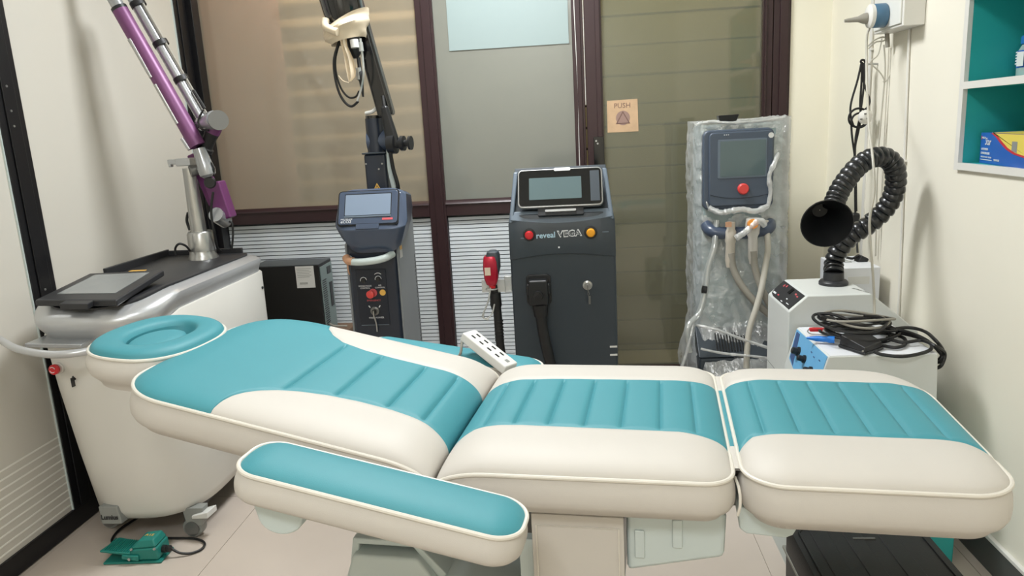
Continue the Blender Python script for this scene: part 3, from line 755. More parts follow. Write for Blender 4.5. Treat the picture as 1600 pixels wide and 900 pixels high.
# column
YC = 2.83
cb = Vector((-1.5230,2.8300,0.9108)); cx_ = cb.x
MB().lathe([(0.060, -0.012), (0.060, 0.0), (0.053, 0.012), (0.050, 0.030)], (cx_, YC, 0.910), (0, 0, 1), 32).build('column_foot', chrome, lc)
MB().lathe([(0.052, 0.03), (0.051, 0.100), (0.046, 0.108)], (cx_, YC, 0.910), (0, 0, 1), 32).build('column_sleeve', chrome, lc)
MB().lathe([(0.031, 0.10), (0.024, 0.345), (0.024, 0.36)], (cx_ - 0.002, YC, 0.910), (-0.02, 0, 1), 28).build('column', chrome, lc)
def Y_(p): return Vector(p)
MB().cyl((-1.5117,2.8000,1.2571), (-1.4650,2.8400,1.2675), 0.022, n=20).build('column_joint', gun, lc)
MB().box((-1.5352,2.8200,1.2945), (0.060, 0.05, 0.030)).build('arm_rest_clip', silver_l, lc, 0.004)
MB().box((-1.5825,2.8200,1.2968), (0.045, 0.022, 0.020)).box((-1.5977,2.8200,1.2851), (0.010, 0.022, 0.016)).build('clip_finger', silver_l, lc, 0.003)
# purple lower link
def beam(name, m_, a, b, w, d, w2=None, par=lc, bev=0.006, label=None):
    a = Vector(a); b = Vector(b); w2 = w2 or w
    t = (b - a).normalized(); s_ = V(0, -1, 0).cross(t).normalized(); f_ = V(0, 1, 0)
    q = lambda p, w_: [p - s_ * w_ / 2 - f_ * d / 2, p + s_ * w_ / 2 - f_ * d / 2, p + s_ * w_ / 2 + f_ * d / 2, p - s_ * w_ / 2 + f_ * d / 2]
    return MB().loft([q(a, w), q(b, w2)]).build(name, m_, par, bev, label=label)
beam('lower_link', purple_d, (-1.5334,2.8900,1.3242), (-1.4631,2.8900,1.1203), 0.045, 0.045, 0.060)
beam('link_box', purple_d, (-1.4593,2.8800,1.2063), (-1.4263,2.8800,1.0571), 0.070, 0.06, 0.066, bev=0.008)
MB().cyl((-1.4469,2.8300,1.0821), (-1.4455,2.9000,1.0475), 0.030, n=20).build('link_joint', silver, lc)
MB().lathe([(0.022, 0), (0.024, 0.008), (0.020, 0.016)], (-1.4344,2.8000,1.2110), (0.2, -1, 0), 12).build('clamp_knob', black_p, lc)
MB().tube([(-1.4204,2.8000,1.2353), (-1.4081,2.7900,1.2675), (-1.4278,2.8000,1.2926)], 0.004, 8).build('knob_cable', rubber, lc)
# knuckle cone
MB().lathe([(0.024, 0.0), (0.026, 0.02), (0.030, 0.065), (0.034, 0.085), (0.030, 0.105), (0.018, 0.115)], (-1.4620,2.8000,1.3435), Vector((-1.4420,2.8000,1.2487)) - Vector((-1.4620,2.8000,1.3435)), 24).build('elbow_cone', silver, lc)
# purple tube with windows
pa, pb = Vector((-1.4658,2.8000,1.3534)), Vector((-1.6947,2.8000,1.8683))
MB().tube([pa, pb], 0.030, 20, sm=False, rf=lambda q: 0.031 if q < 0.5 else 0.029).build('upper_arm_tube', purple, lc)
dd = (pb - pa); LA = dd.length; dd.normalize(); side = V(0, -1, 0).cross(dd).normalized()
if side.x > 0: side = -side
for q0, q1 in ((0.18, 0.47), (0.52, 0.80)):
    for off, m_, ww, lf in ((0.014, chrome, 0.015, 0.0235),):
        a_ = pa + dd * (LA * q0) + side * off + V(0, -lf, 0); b_ = pa + dd * (LA * q1) + side * off + V(0, -lf, 0)
        MB().tube([a_, b_], 0.0085, 12, sm=False).build('arm_window', m_, lc)
MB().tube([pa + side * 0.030 + V(0, -0.012, 0.0), pa + dd * 0.05 + side * 0.034 + V(0, -0.012, 0)], 0.009, 10, sm=False).build('arm_lug', silver_l, lc)
MB().tube([pb, pb + dd * 0.012], 0.0295, 20, sm=False).build('tube_collar', black_p, lc)
MB().tube([pb + dd * 0.012, pb + dd * 0.30], 0.024, 20, sm=False).build('arm_end_tube', silver, lc)
# silver second tube
sa, sb_ = Vector((-1.4612,2.8600,1.4533)), Vector((-1.6875,2.8600,1.9508))
MB().tube([sa, sb_], 0.0215, 20, sm=False).build('fore_arm_tube', silver, lc)
d2 = (sb_ - sa).normalized(); s2 = -V(0, -1, 0).cross(d2).normalized()
if s2.x < 0: s2 = -s2
for px, py in ((282,127), (252,71), (217,9)):
    pass
L2 = (sb_ - sa).length
for q in (0.31, 0.585, 0.885):
    c0 = sa + d2 * (L2 * q)
    MB().tube([c0 - d2 * 0.010 + s2 * 0.006, c0 + d2 * 0.010 + s2 * 0.006], 0.029, 16, sm=False).build('hose_band', rubber, lc)
MB().tube([sa + s2 * 0.030 + V(0, -0.008, 0), sa + d2 * (L2 * 0.3) + s2 * 0.029 + V(0, -0.008, 0), sb_ + s2 * 0.029 + V(0, -0.008, 0)], 0.0045, 8, sm=False).build('arm_hose', cable_g, lc)
MB().tube([sa + s2 * 0.034 + d2 * 0.03 + V(0, -0.010, 0), sa + d2 * 0.11 + s2 * 0.031 + V(0, -0.010, 0)], 0.007, 8, sm=False).build('hose_coupler', rubber, lc)
MB().lathe([(0.022, 0), (0.027, 0.008), (0.029, 0.05), (0.036, 0.085), (0.036, 0.10)], (-1.4639,2.8400,1.4362), Vector((-1.3590,2.7800,1.4495)) - Vector((-1.4639,2.8400,1.4362)), 26).build('wrist_knuckle', silver, lc)
MB().lathe([(0.0375, 0), (0.0375, 0.006)], (-1.3523,2.7650,1.4443), (0.6, -0.8, 0.1), 26).build('knuckle_ring', gun, lc)
MB().cyl((-1.4166,2.8300,1.4018), (-1.3998,2.8300,1.4278), 0.030, n=22).build('wrist_collar', purple_d, lc)
MB().lathe([(0.027, 0), (0.027, 0.015), (0.025, 0.02), (0.025, 0.065), (0.032, 0.07), (0.030, 0.085)], (-1.4137,2.8300,1.4041), Vector((-1.4549,2.8300,1.3373)) - Vector((-1.4137,2.8300,1.4041)), 22).build('handpiece_socket', rubber, lc)
MB().tube([(-1.4227,2.8000,1.4868), (-1.4415,2.8000,1.4638), (-1.4502,2.8000,1.4402), (-1.4384,2.8000,1.4153), (-1.4084,2.7900,1.4090)], 0.004, 8).build('wrist_cable', rubber, lc)
# small cables at the column
MB().tube([(-1.5752,2.7200,0.9372), (-1.5731,2.7200,0.9676), (-1.5547,2.7200,0.9845), (-1.5411,2.7400,0.9732), (-1.5481,2.7800,0.9464)], 0.0045, 8).build('deck_cable', rubber, lc)
MB().tube([(-1.5770,2.8600,1.0921), (-1.5875,2.8600,1.0586), (-1.5799,2.8600,1.0190)], 0.006, 8).build('column_cable', rubber, lc)
MB().tube([(-1.4396,2.8200,1.1720), (-1.4585,2.8200,1.0966), (-1.4589,2.8200,1.0195), (-1.4651,2.8400,0.9516), (-1.4618,2.8600,0.9297)], 0.005, 8).build('drop_cable', rubber, lc)
MB().tube([(-1.4098,2.8600,1.0484), (-1.3978,2.8600,1.0375), (-1.4016,2.8600,0.9906), (-1.4149,2.8600,0.9332)], 0.0045, 8).build('drop_cable', rubber, lc)

# foot pedal on the floor
fp = thing('foot_pedal', 'green teal metal foot pedal switch on the floor in front of the white console', 'foot pedal', (-1.52, 2.08, 0))
def fpm(x, y, z): return V(-1.528 + x * 0.93 - y * 0.05, 2.125 + x * 0.05 + y * 0.95, z)
def fbox(x0, x1, y0, y1, z0, z1, dx=0): 
    return [fpm(x0, y0, z0), fpm(x1, y0, z0), fpm(x1, y1, z0), fpm(x0, y1, z0), fpm(x0 + dx, y0, z1), fpm(x1 - dx, y0, z1), fpm(x1 - dx, y1, z1), fpm(x0 + dx, y1, z1)]
MB().hexa(fbox(-0.105, 0.110, -0.04, 0.055, 0.0, 0.009)).build('base_plate', teal_c, fp, 0.004)
hs = MB().hexa([fpm(-0.005, -0.035, 0.009), fpm(0.100, -0.035, 0.009), fpm(0.100, 0.050, 0.009), fpm(-0.005, 0.050, 0.009), fpm(-0.005, -0.035, 0.050), fpm(0.098, -0.035, 0.056), fpm(0.098, 0.050, 0.056), fpm(-0.005, 0.050, 0.050)]).build('housing', teal_c, fp, 0.008)
MB().hexa([fpm(-0.002, -0.033, 0.050), fpm(0.096, -0.033, 0.056), fpm(0.096, 0.048, 0.056), fpm(-0.002, 0.048, 0.050), fpm(0.030, -0.020, 0.078), fpm(0.084, -0.022, 0.082), fpm(0.084, 0.040, 0.082), fpm(0.030, 0.038, 0.078)]).build('cover', teal_c, hs, 0.006)
text('A15', 0.018, fpm(0.056, 0.006, 0.0815), (1, 0, 0), (0, 1, 0.0), label_y, hs, thick=0.001)
for x, y in ((0.006, -0.0335), (0.090, -0.0335)):
    MB().lathe([(0.005, 0), (0.004, 0.003)], fpm(x, y - 0.002, 0.052), (0, -1, 0.4), 10).build('screw', chrome, hs)
td = MB().hexa([fpm(-0.112, -0.035, 0.044), fpm(0.0, -0.035, 0.028), fpm(0.0, 0.045, 0.028), fpm(-0.088, 0.052, 0.044), fpm(-0.112, -0.035, 0.052), fpm(0.0, -0.035, 0.038), fpm(0.0, 0.045, 0.038), fpm(-0.088, 0.052, 0.052)]).build('tread', teal_c, fp, 0.003)
for k in range(12):
    x = -0.098 + k * 0.0075; z = 0.0525 - (x + 0.112) / 0.112 * 0.014
    MB().hexa([fpm(x, -0.030, z - 0.001), fpm(x + 0.004, -0.030, z - 0.001), fpm(x + 0.004, 0.046, z - 0.001), fpm(x, 0.046, z - 0.001), fpm(x, -0.030, z + 0.002), fpm(x + 0.004, -0.030, z + 0.002), fpm(x + 0.004, 0.046, z + 0.002), fpm(x, 0.046, z + 0.002)]).build('tread_rib', teal_c, td)
MB().hexa([fpm(-0.03, -0.044, 0.022), fpm(0.030, -0.044, 0.012), fpm(0.030, -0.036, 0.012), fpm(-0.03, -0.036, 0.022), fpm(-0.03, -0.044, 0.036), fpm(0.030, -0.044, 0.032), fpm(0.030, -0.036, 0.032), fpm(-0.03, -0.036, 0.036)]).build('hinge_arm', teal_c, fp, 0.003)
MB().lathe([(0.005, 0), (0.005, 0.003)], fpm(-0.002, -0.044, 0.022), (0, -1, 0), 10).build('pivot_pin', chrome, fp)
MB().lathe([(0.013, 0), (0.013, 0.012), (0.010, 0.014), (0.012, 0.018), (0.012, 0.026), (0.006, 0.032)], fpm(0.100, 0.0, 0.032), (1, 0, 0), 14).build('cable_gland', black_p, fp)
MB().tube([fpm(0.13, 0.0, 0.032), fpm(0.160, 0.0, 0.014), fpm(0.195, 0.01, 0.006), fpm(0.222, 0.035, 0.006), fpm(0.215, 0.075, 0.006), fpm(0.17, 0.105, 0.006), fpm(0.10, 0.115, 0.006), fpm(0.02, 0.115, 0.006), fpm(-0.06, 0.085, 0.006), fpm(-0.12, 0.075, 0.006), fpm(-0.165, 0.12, 0.006), fpm(-0.175, 0.20, 0.006), fpm(-0.14, 0.30, 0.006)], 0.0042, 8).build('cable', rubber, fp)

# ------------------------------------------------------------------ computer tower on its stand
sd = thing('low_stand', 'low brown stand under the black computer tower, hidden by the bed', 'stand', (-1.10, 3.42, 0))
B('stand_top', wood_m, sd, -1.60, -1.16, 3.26, 3.60, 0.40, 0.42, 0.003)
for x in (-1.58, -1.20):
    for y in (3.28, 3.56): B('leg', wood_m, sd, x, x + 0.03, y, y + 0.03, 0, 0.40)
pc = thing('computer_tower', 'black computer tower with white label beside the white console', 'computer', (-1.37, 3.42, 0.42))
PX0, PX1, PY0, PY1, PZ0, PZ1 = -1.57, -1.238, 3.34, 3.52, 0.42, 0.772
B('case', mat('matte_black_steel', (13, 13, 14), 0.5), pc, PX0, PX1, PY0, PY1, PZ0, PZ1, 0.003)
B('case_top', pc_top, pc, PX0, PX1, PY0, PY1, PZ1, PZ1 + 0.004, 0.001)
lb = B('label', label_w, pc, -1.352, -1.262, PY0 - 0.0012, PY0, 0.665, PZ1 - 0.002)
for k in range(6):
    z = 0.757 - k * 0.008
    B('label_line', caster_g, lb, -1.345, -1.275 - 0.01 * (k % 2), PY0 - 0.0018, PY0 - 0.0012, z, z + 0.0016)
for k in range(14):
    B('barcode_bar', caster_g, lb, -1.336 + k * 0.0028, -1.336 + k * 0.0028 + 0.0013, PY0 - 0.0018, PY0 - 0.0012, 0.682, 0.692)
rp = B('rear_panel', pc_g, pc, PX1, PX1 + 0.004, PY0 + 0.012, PY1 - 0.006, PZ0 + 0.01, PZ1 - 0.012, 0.001)
for j in range(22):
    for i in range(6):
        z = PZ0 + 0.05 + j * 0.0105; y = PY0 + 0.022 + i * 0.0095 + (0.0047 if j % 2 else 0)
        MB().lathe([(0.0032, 0), (0.0032, 0.0012)], (PX1 + 0.004, y, z), (1, 0, 0), 6).build('vent_hole', black_p, rp)
B('port_block', black_p, rp, PX1 + 0.004, PX1 + 0.007, PY0 + 0.115, PY0 + 0.150, 0.545, 0.665)
B('fan_plate', black_p, rp, PX1 + 0.004, PX1 + 0.006, PY0 + 0.10, PY0 + 0.150, 0.71, 0.745)
MB().tube([V(PX1 + 0.008, PY0 + 0.05, 0.47), V(PX1 + 0.04, PY0 + 0.04, 0.462), V(PX1 + 0.09, PY0 + 0.06, 0.455)], 0.005, 8).build('power_cable', cable_g, pc)

# ------------------------------------------------------------------ slim navy laser console
bc_ = thing('slim_laser_console', 'slim navy laser console with grey side, tilted screen and tall black arm', 'laser machine', (-0.83, 3.0, 0))
bx0, bx1, by0, by1 = -0.935, -0.737, 2.85, 3.16
MB().hexa([(bx0, by0, 0.06), (bx1, by0, 0.06), (bx1, by1, 0.06), (bx0, by1, 0.06), (bx0 + 0.003, by0, 0.97), (bx1 + 0.004, by0, 0.97), (bx1 + 0.004, by1, 0.97), (bx0 + 0.003, by1, 0.97)]).build('front_body', navy, bc_, 0.012, seg=3)
B('base_plinth', black_p, bc_, bx0 + 0.02, bx1 - 0.02, by0 + 0.02, by1 - 0.02, 0.0, 0.06)
sp = MB().prism([(2.866, 0.05), (3.172, 0.05), (3.172, 1.085), (3.10, 1.075), (3.0, 1.02), (2.93, 0.965), (2.866, 0.93)], (bx1, 0, 0), (0, 1, 0), (0, 0, 1), (0.010, 0, 0)).build('side_panel', side_g, bc_, 0.003)
MB().prism([(2.866, 0.05), (3.172, 0.05), (3.172, 1.085), (3.10, 1.075), (3.0, 1.02), (2.93, 0.965), (2.866, 0.93)], (bx0, 0, 0), (0, 1, 0), (0, 0, 1), (-0.010, 0, 0)).build('side_panel', side_g, bc_, 0.003)
for k in range(26):
    z = 0.42 + k * 0.0165
    MB().box((bx1 + 0.0105, 3.150, z), (0.0014, 0.016, 0.006), Matrix.Rotation(math.radians(35), 3, 'X')).build('vent_slot', black_p, sp)
wl_ = B('side_label', label_w, sp, bx1 + 0.0098, bx1 + 0.0108, 2.895, 2.935, 0.865, 0.90)
B('label_head', label_y, wl_, bx1 + 0.0102, bx1 + 0.0112, 2.897, 2.933, 0.898, 0.914)
text('eCO2', 0.020, (bx1 + 0.0105, 2.92, 0.943), (0, 1, 0), (0, 0, 1), white_ink, sp)
# head with screen
prof = [(2.835, 0.900), (2.800, 0.945), (2.785, 1.000), (2.800, 1.020), (2.862, 1.140), (2.880, 1.152), (3.03, 1.130), (3.09, 1.06), (3.07, 0.99), (2.98, 0.94)]
hw = [0.108, 0.125, 0.141, 0.143, 0.138, 0.134, 0.128, 0.120, 0.112, 0.108]
hxc = -0.815
rings = []
NHX = 15
G = []
for s_ in range(-7, 8):
    q = s_ / 7.0
    rr = 1 - 0.22 * (abs(q) ** 6)
    cy, cz = 2.93, 1.04
    ring = []
    for (y, z), w in zip(prof, hw):
        ring.append(V(hxc + q * w, cy + (y - cy) * rr, cz + (z - cz) * rr))
    rings.append(ring)
head = MB().loft(rings).build('screen_head', navy_l, bc_, 0.004, ang=30)
n_ = V(0, -0.12, 0.062); n_ = V(0, -(1.140 - 1.020), (2.862 - 2.800)).normalized()
uyv = V(0, 0.062, 0.120).normalized()
oc = V(hxc - 0.006, 2.831, 1.080) + n_ * 0.0005
bzl = MB().prism(rrect(0.236, 0.138, 0.012), oc, (1, 0, 0), uyv, n_ * 0.008).build('bezel', navy_l, head, 0.003)
MB().prism(rrect(0.245, 0.147, 0.014), oc - n_ * 0.002, (1, 0, 0), uyv, n_ * 0.004).build('bezel_gap', black_p, head)
MB().prism(rrect(0.188, 0.092, 0.004, cy=0.012), oc, (1, 0, 0), uyv, n_ * 0.0088).build('display_gap', black_p, bzl)
MB().prism(rrect(0.182, 0.086, 0.003, cy=0.011), oc, (1, 0, 0), uyv, n_ * 0.0096).build('display', screen_b, bzl)
MB().box(oc + uyv * -0.038 + n_ * 0.009, (0.186, 0.004, 0.007), Matrix.Rotation(-0.48, 3, 'X')).build('ledge', slate_l, bzl, 0.002)
MB().prism(rrect(0.092, 0.026, 0.004, cy=-0.076), oc, (1, 0, 0), uyv, n_ * 0.007).build('latch_tab', navy_l, bzl, 0.002)
text('MULTIPULSE', 0.0085, oc + V(-0.083, 0, 0) + uyv * -0.048 + n_ * 0.0092, (1, 0, 0), uyv, white_ink, bzl)
text('eCO2', 0.017, oc + V(-0.085, 0, 0) + uyv * -0.058 + n_ * 0.0092, (1, 0, 0), uyv, white_ink, bzl)
MB().box(oc + V(0.080, 0, 0) + uyv * -0.051 + n_ * 0.0085, (0.042, 0.0012, 0.0085), Matrix.Rotation(-0.48, 3, 'X')).build('red_logo', red_ink, bzl)
# handle bar
MB().tube([(-0.925, 2.845, 0.880), (-0.915, 2.815, 0.874), (-0.87, 2.798, 0.872), (-0.81, 2.795, 0.876), (-0.765, 2.805, 0.884), (-0.745, 2.845, 0.892)], 0.0145, 14).build('grip_handle', aqua_pl, bc_, label='pale curved handle')
MB().tube([(-0.932, 2.835, 0.885), (-0.918, 2.816, 0.876), (-0.895, 2.806, 0.874)], 0.0165, 12).tube([(-0.920, 2.81, 0.862), (-0.922, 2.812, 0.84), (-0.918, 2.814, 0.82)], 0.0025, 6).build('tape_wrap', tan_m, bc_)
# control panel
cp = MB().prism(rrect(0.125, 0.235, 0.006, cx=-0.843, cy=0.715), (0, by0 - 0.001, 0), (1, 0, 0), (0, 0, 1), (0, -0.002, 0)).build('control_panel', mat('deep_navy_panel', (15, 24, 38), 0.4), bc_, 0.001)
B('panel_edge', slate_l, cp, -0.90, -0.785, by0 - 0.0036, by0 - 0.003, 0.600, 0.6025)
yp = by0 - 0.003
def ringm(c, r, w, a0, a1, m_, nm='dial_mark'):
    return MB().tube([V(c[0] + r * math.cos(math.radians(a)), yp - 0.001, c[1] + r * math.sin(math.radians(a))) for a in range(a0, a1 + 1, 15)], w, 6).build(nm, m_, cp)
ctr = {}
for nm, px, py in (('a', 568, 438), ('b', 591, 436), ('r', 582, 459), ('y', 598, 457), ('k', 586, 485)):
    ctr[nm] = None
ca, cb2, cr, cy_, ck = (-0.8741,2.8470,0.7886), (-0.8130,2.8470,0.7917), (-0.8451,2.8470,0.7319), (-0.7997,2.8470,0.7357), (-0.8387,2.8470,0.6596)
for c in (ca, cb2):
    MB().lathe([(0.010, 0), (0.009, 0.010)], (c[0], yp, c[2]), (0, -1, 0), 16).build('dial', black_p, cp)
    ringm((c[0], c[2]), 0.0125, 0.0012, 0, 200, white_ink)
ringm((cb2[0], cb2[2] + 0.006), 0.0190, 0.0013, 45, 135, white_ink)
MB().lathe([(0.017, 0), (0.017, 0.004)], (cr[0] + 0.006, yp, cr[2] + 0.004), (0, -1, 0), 20).build('button_collar', red_ink, cp)
MB().lathe([(0.010, 0.004), (0.010, 0.016), (0.016, 0.018), (0.016, 0.028), (0.012, 0.031)], (cr[0] + 0.004, yp, cr[2] + 0.002), (-0.15, -1, 0), 20).build('emergency_button', red_l, cp)
MB().lathe([(0.0125, 0), (0.0125, 0.002)], (cy_[0], yp, cy_[2]), (0, -1, 0), 18).build('yellow_label', label_y, cp)
MB().lathe([(0.018, 0), (0.018, 0.003), (0.013, 0.006), (0.013, 0.010)], (ck[0], yp, ck[2]), (0, -1, 0), 22).build('key_switch', gun, cp)
MB().lathe([(0.010, 0.010), (0.010, 0.012)], (ck[0], yp, ck[2]), (0, -1, 0), 18).build('key_barrel', black_p, cp)
MB().box((ck[0], yp - 0.018, ck[2] - 0.006), (0.004, 0.014, 0.022)).tube([(ck[0], yp - 0.02, ck[2] - 0.018), (ck[0] + 0.004, yp - 0.012, ck[2] - 0.05), (ck[0] + 0.003, yp - 0.006, ck[2] - 0.085)], 0.003, 6).build('key', chrome, cp)
for body, s_, px, pz, m_ in (('SMOKE MODE', 0.0085, ca[0] + 0.004, ca[2] - 0.024, white_ink), ('CONTROL', 0.0085, ca[0] + 0.004, ca[2] - 0.033, white_ink), ('AIR', 0.0085, cb2[0] + 0.004, cb2[2] - 0.026, white_ink), ('CONTROL', 0.0085, cb2[0] + 0.004, cb2[2] - 0.035, white_ink), ('EMERGENCY', 0.010, cr[0] + 0.006, cr[2] - 0.028, red_ink), ('MAIN POWER', 0.010, ck[0] + 0.004, ck[2] - 0.028, white_ink)):
    text(body, s_, (px, yp - 0.0006, pz), (1, 0, 0), (0, 0, 1), m_, cp)
for sx in (-1, 1):
    MB().box((ck[0] + sx * 0.021, yp - 0.0006, ck[2] + 0.019), (0.004, 0.001, 0.010), Matrix.Rotation(sx * 0.6, 3, 'Y')).build('dial_mark', white_ink, cp)
# column and arm
B('column', navy, bc_, -0.869, -0.776, 2.99, 3.08, 1.05, 1.285, 0.012)
B('column_cap', slate, bc_, -0.874, -0.772, 2.985, 3.085, 1.283, 1.290, 0.003)
MB().cyl((-0.822, 3.035, 1.285), (-0.822, 3.035, 1.425), 0.037, n=24).build('inner_column', navy, bc_)
MB().cyl((-0.822, 3.035, 1.420), (-0.822, 3.035, 1.437), 0.034, n=24).build('column_top', black_g, bc_)
MB().tube([(-0.85, 3.02, 1.447), (-0.82, 3.01, 1.452), (-0.795, 3.02, 1.472)], 0.008, 8).build('white_cap_tape', label_w, bc_)
for x, z in ((-0.860, 1.245), (-0.793, 1.243), (-0.808, 1.222)):
    MB().cyl((x, 2.99, z), (x, 2.986, z), 0.0035, n=8).build('screw', chrome, bc_)
MB().cyl((-0.855, 3.05, 1.335), (-0.770, 3.05, 1.335), 0.048, n=24).build('yoke_disc', navy_l, bc_)
tri_o = V(-0.822, 2.989, 1.140)
ts = MB().prism([(-0.026, -0.020), (0.026, -0.020), (0, 0.026)], tri_o, (1, 0, 0), (0, 0, 1), (0, -0.0012, 0)).build('laser_warning_triangle', label_y, bc_)
MB().prism([(-0.019, -0.016), (0.019, -0.016), (0, 0.018)], tri_o + V(0, -0.0014, 0), (1, 0, 0), (0, 0, 1), (0, -0.0004, 0)).build('triangle_border', dark_ink, ts)
MB().prism([(-0.015, -0.0135), (0.015, -0.0135), (0, 0.013)], tri_o + V(0, -0.002, 0), (1, 0, 0), (0, 0, 1), (0, -0.0004, 0)).build('triangle_face', label_y, ts)
m = MB()
for k in range(8):
    a = math.pi / 4 * k
    m.prism([(-0.0008, 0), (0.0008, 0), (0.0008, 0.0075), (-0.0008, 0.0075)], tri_o + V(0, -0.0026, -0.004), (math.cos(a), 0, math.sin(a)), (-math.sin(a), 0, math.cos(a)), (0, -0.0004, 0))
m.build('laser_burst', dark_ink, ts)
wb_ = MB().box(tri_o + V(0.004, 0.0, -0.046), (0.070, 0.0012, 0.034)).build('warning_plate', label_w, bc_)
MB().box(tri_o + V(0.004, -0.001, -0.037), (0.066, 0.0008, 0.011)).build('plate_head', label_y, wb_)
text('WARNING', 0.010, tri_o + V(0.004, -0.0018, -0.037), (1, 0, 0), (0, 0, 1), dark_ink, wb_)
for k in range(3): MB().box(tri_o + V(0.004, -0.0009, -0.047 - 0.005 * k), (0.056 - 0.01 * (k == 2), 0.0006, 0.0014)).build('plate_line', caster_g, wb_)
# swing arm
def slab(name, a, b, w0, w1, d, m_, bev=0.012):
    return beam(name, m_, a, b, w0, d, w1, par=bc_, bev=bev)
slab('swing_arm', (-0.7626,3.0200,1.4297), (-0.8692,3.0200,1.9558), 0.066, 0.060, 0.06, black_g)
slab('arm_link', (-0.7591,2.9700,1.4713), (-0.7324,2.9700,1.3015), 0.030, 0.060, 0.03, black_p)
MB().lathe([(0.040, 0), (0.040, 0.03), (0.020, 0.032), (0.020, 0.05), (0.030, 0.052), (0.030, 0.066), (0.014, 0.068), (0.014, 0.085), (0.028, 0.087), (0.028, 0.096)], (-0.7544,2.9800,1.3202), (1, -0.15, 0.0), 20).build('tension_knob', black_p, bc_)
MB().tube([(-0.7648,2.9850,1.5093), (-0.7562,2.9700,1.4462), (-0.7514,2.9700,1.3834), (-0.7478,2.9600,1.3077), (-0.7445,2.9700,1.2255), (-0.7325,2.9800,1.1466), V(-0.75, 3.0, 1.10)], 0.008, 8).build('arm_cable', rubber, bc_)
MB().tube([(-0.7602,3.0000,1.3711), (-0.7628,2.9900,1.2253), (-0.7497,2.9900,1.1309)], 0.010, 8).build('arm_tube', aqua_pl, bc_)
# scanner head hanging from the arm
hb = MB().lathe([(0.006, -0.20), (0.050, -0.185), (0.074, -0.13), (0.082, -0.05), (0.078, 0.02), (0.062, 0.055), (0.035, 0.075), (0.010, 0.082)][::-1], (-0.8830,2.9600,1.8642), (-0.12, 0.0, 1.0), 28)
hb = MB().lathe([(0.010, 0.095), (0.042, 0.085), (0.066, 0.055), (0.078, 0.0), (0.082, -0.06), (0.080, -0.20), (0.06, -0.26)], (-0.8836,2.9600,1.8337), (0.16, 0.0, -1.0), 28).build('scanner_head', black_g, bc_)
MB().lathe([(0.030, 0), (0.028, 0.05), (0.020, 0.07), (0.010, 0.085)], (-0.8568,2.9500,1.7406), (0.10, 0, -1), 18).build('scanner_nose', black_p, bc_)
MB().lathe([(0.016, 0), (0.016, 0.03)], (-0.8391,2.9100,1.7208), (0.06, -0.02, -1), 14).build('scanner_lens', label_w, bc_)
MB().lathe([(0.008, 0), (0.008, 0.05), (0.012, 0.055), (0.012, 0.085), (0.009, 0.09), (0.004, 0.15)], (-0.8394,2.9500,1.6582), (0.03, 0, -1), 12).build('connector', black_p, bc_)
MB().lathe([(0.0125, 0), (0.0125, 0.045)], (-0.8432,2.9500,1.6198), (0.03, 0, -1), 12).build('clear_connector', clear_t, bc_)
MB().tube([(-0.8493,2.9500,1.5324), (-0.8644,2.9500,1.5111), (-0.8931,2.9500,1.5103), (-0.9186,2.9500,1.5412), (-0.9337,2.9500,1.5959), (-0.9330,2.9500,1.6517), (-0.9176,2.9500,1.6990), (-0.8948,2.9500,1.7454)], 0.004, 8).build('looped_cable', rubber, bc_)
MB().tube([(-0.8529,2.9400,1.4929), (-0.8807,2.9400,1.4747), (-0.9053,2.9400,1.4884), (-0.9271,2.9400,1.5290), (-0.9383,2.9400,1.5956), (-0.9342,2.9400,1.6582), (-0.9098,2.9500,1.7249)], 0.005, 8).build('looped_cable', rubber, bc_)
MB().tube([(-0.8163,2.9200,1.7252), (-0.8145,2.9200,1.6659), (-0.8165,2.9200,1.5943), (-0.8354,2.9300,1.5355), (-0.8551,2.9300,1.4927)], 0.0045, 8).build('clear_tube', clear_t, bc_)
MB().cyl((-0.8163,2.9150,1.7105), (-0.8145,2.9150,1.6773), 0.009, n=10).build('tube_fitting', clear_t, bc_)
# beige cloth knotted under the scanner head
cl = MB(); G = []
c0 = Vector((-0.8885,2.9600,1.7867))
for j in range(9):
    row = []
    for i in range(41):
        a = 2 * math.pi * i / 40; q = j / 8
        r_ = 0.068 + 0.022 * ss(q * 1.6) + 0.003 * math.sin(a * 3 + q * 9) + 0.003 * math.sin(q * 14 + a)
        zz_ = -0.055 + 0.075 * q + 0.045 * math.cos(a) * (0.3 + 0.7 * q)
        row.append(c0 + V(math.cos(a) * r_ + 0.010, math.sin(a) * r_, zz_ - 0.01))
    G.append(row)
cl.grid(G)
cl.tube([(-0.9386,2.9000,1.8008), (-0.9403,2.8900,1.7763), (-0.9186,2.8800,1.7598), (-0.8867,2.8700,1.7473)], 0.015, 10)
clo = cl.build('cloth_sling', fabric_c, merge=True); tag(clo, 'beige cloth sling tied under the black head of the navy console arm', 'cloth')
G = []
tail = [(Vector(a), Vector(b)) for a, b in (((-0.8995,2.9100,1.7481), (-0.8689,2.9100,1.7509)), ((-0.8929,2.9100,1.7148), (-0.8666,2.9100,1.6990)), ((-0.8849,2.9100,1.6693), (-0.8487,2.9100,1.6505)), ((-0.8822,2.9100,1.6215), (-0.8433,2.9100,1.6024)), ((-0.8783,2.9100,1.5853), (-0.8478,2.9100,1.5835)), ((-0.8751,2.9100,1.5659), (-0.8647,2.9100,1.5677)))]
G = [[a + (b - a) * (k / 6) + V(0, 0.006 * math.sin(k * 1.6), 0) for k in range(7)] for a, b in tail]
MB().grid(G).grid([[p + V(0, 0.003, 0) for p in r_] for r_ in G]).build('cloth_tail', fabric_c, clo)
MB().tube([(-0.9134,2.9100,1.5922), (-0.8976,2.9100,1.5720), (-0.8754,2.9100,1.5635)], 0.0018, 6).build('cloth_tie', fabric_c, clo)

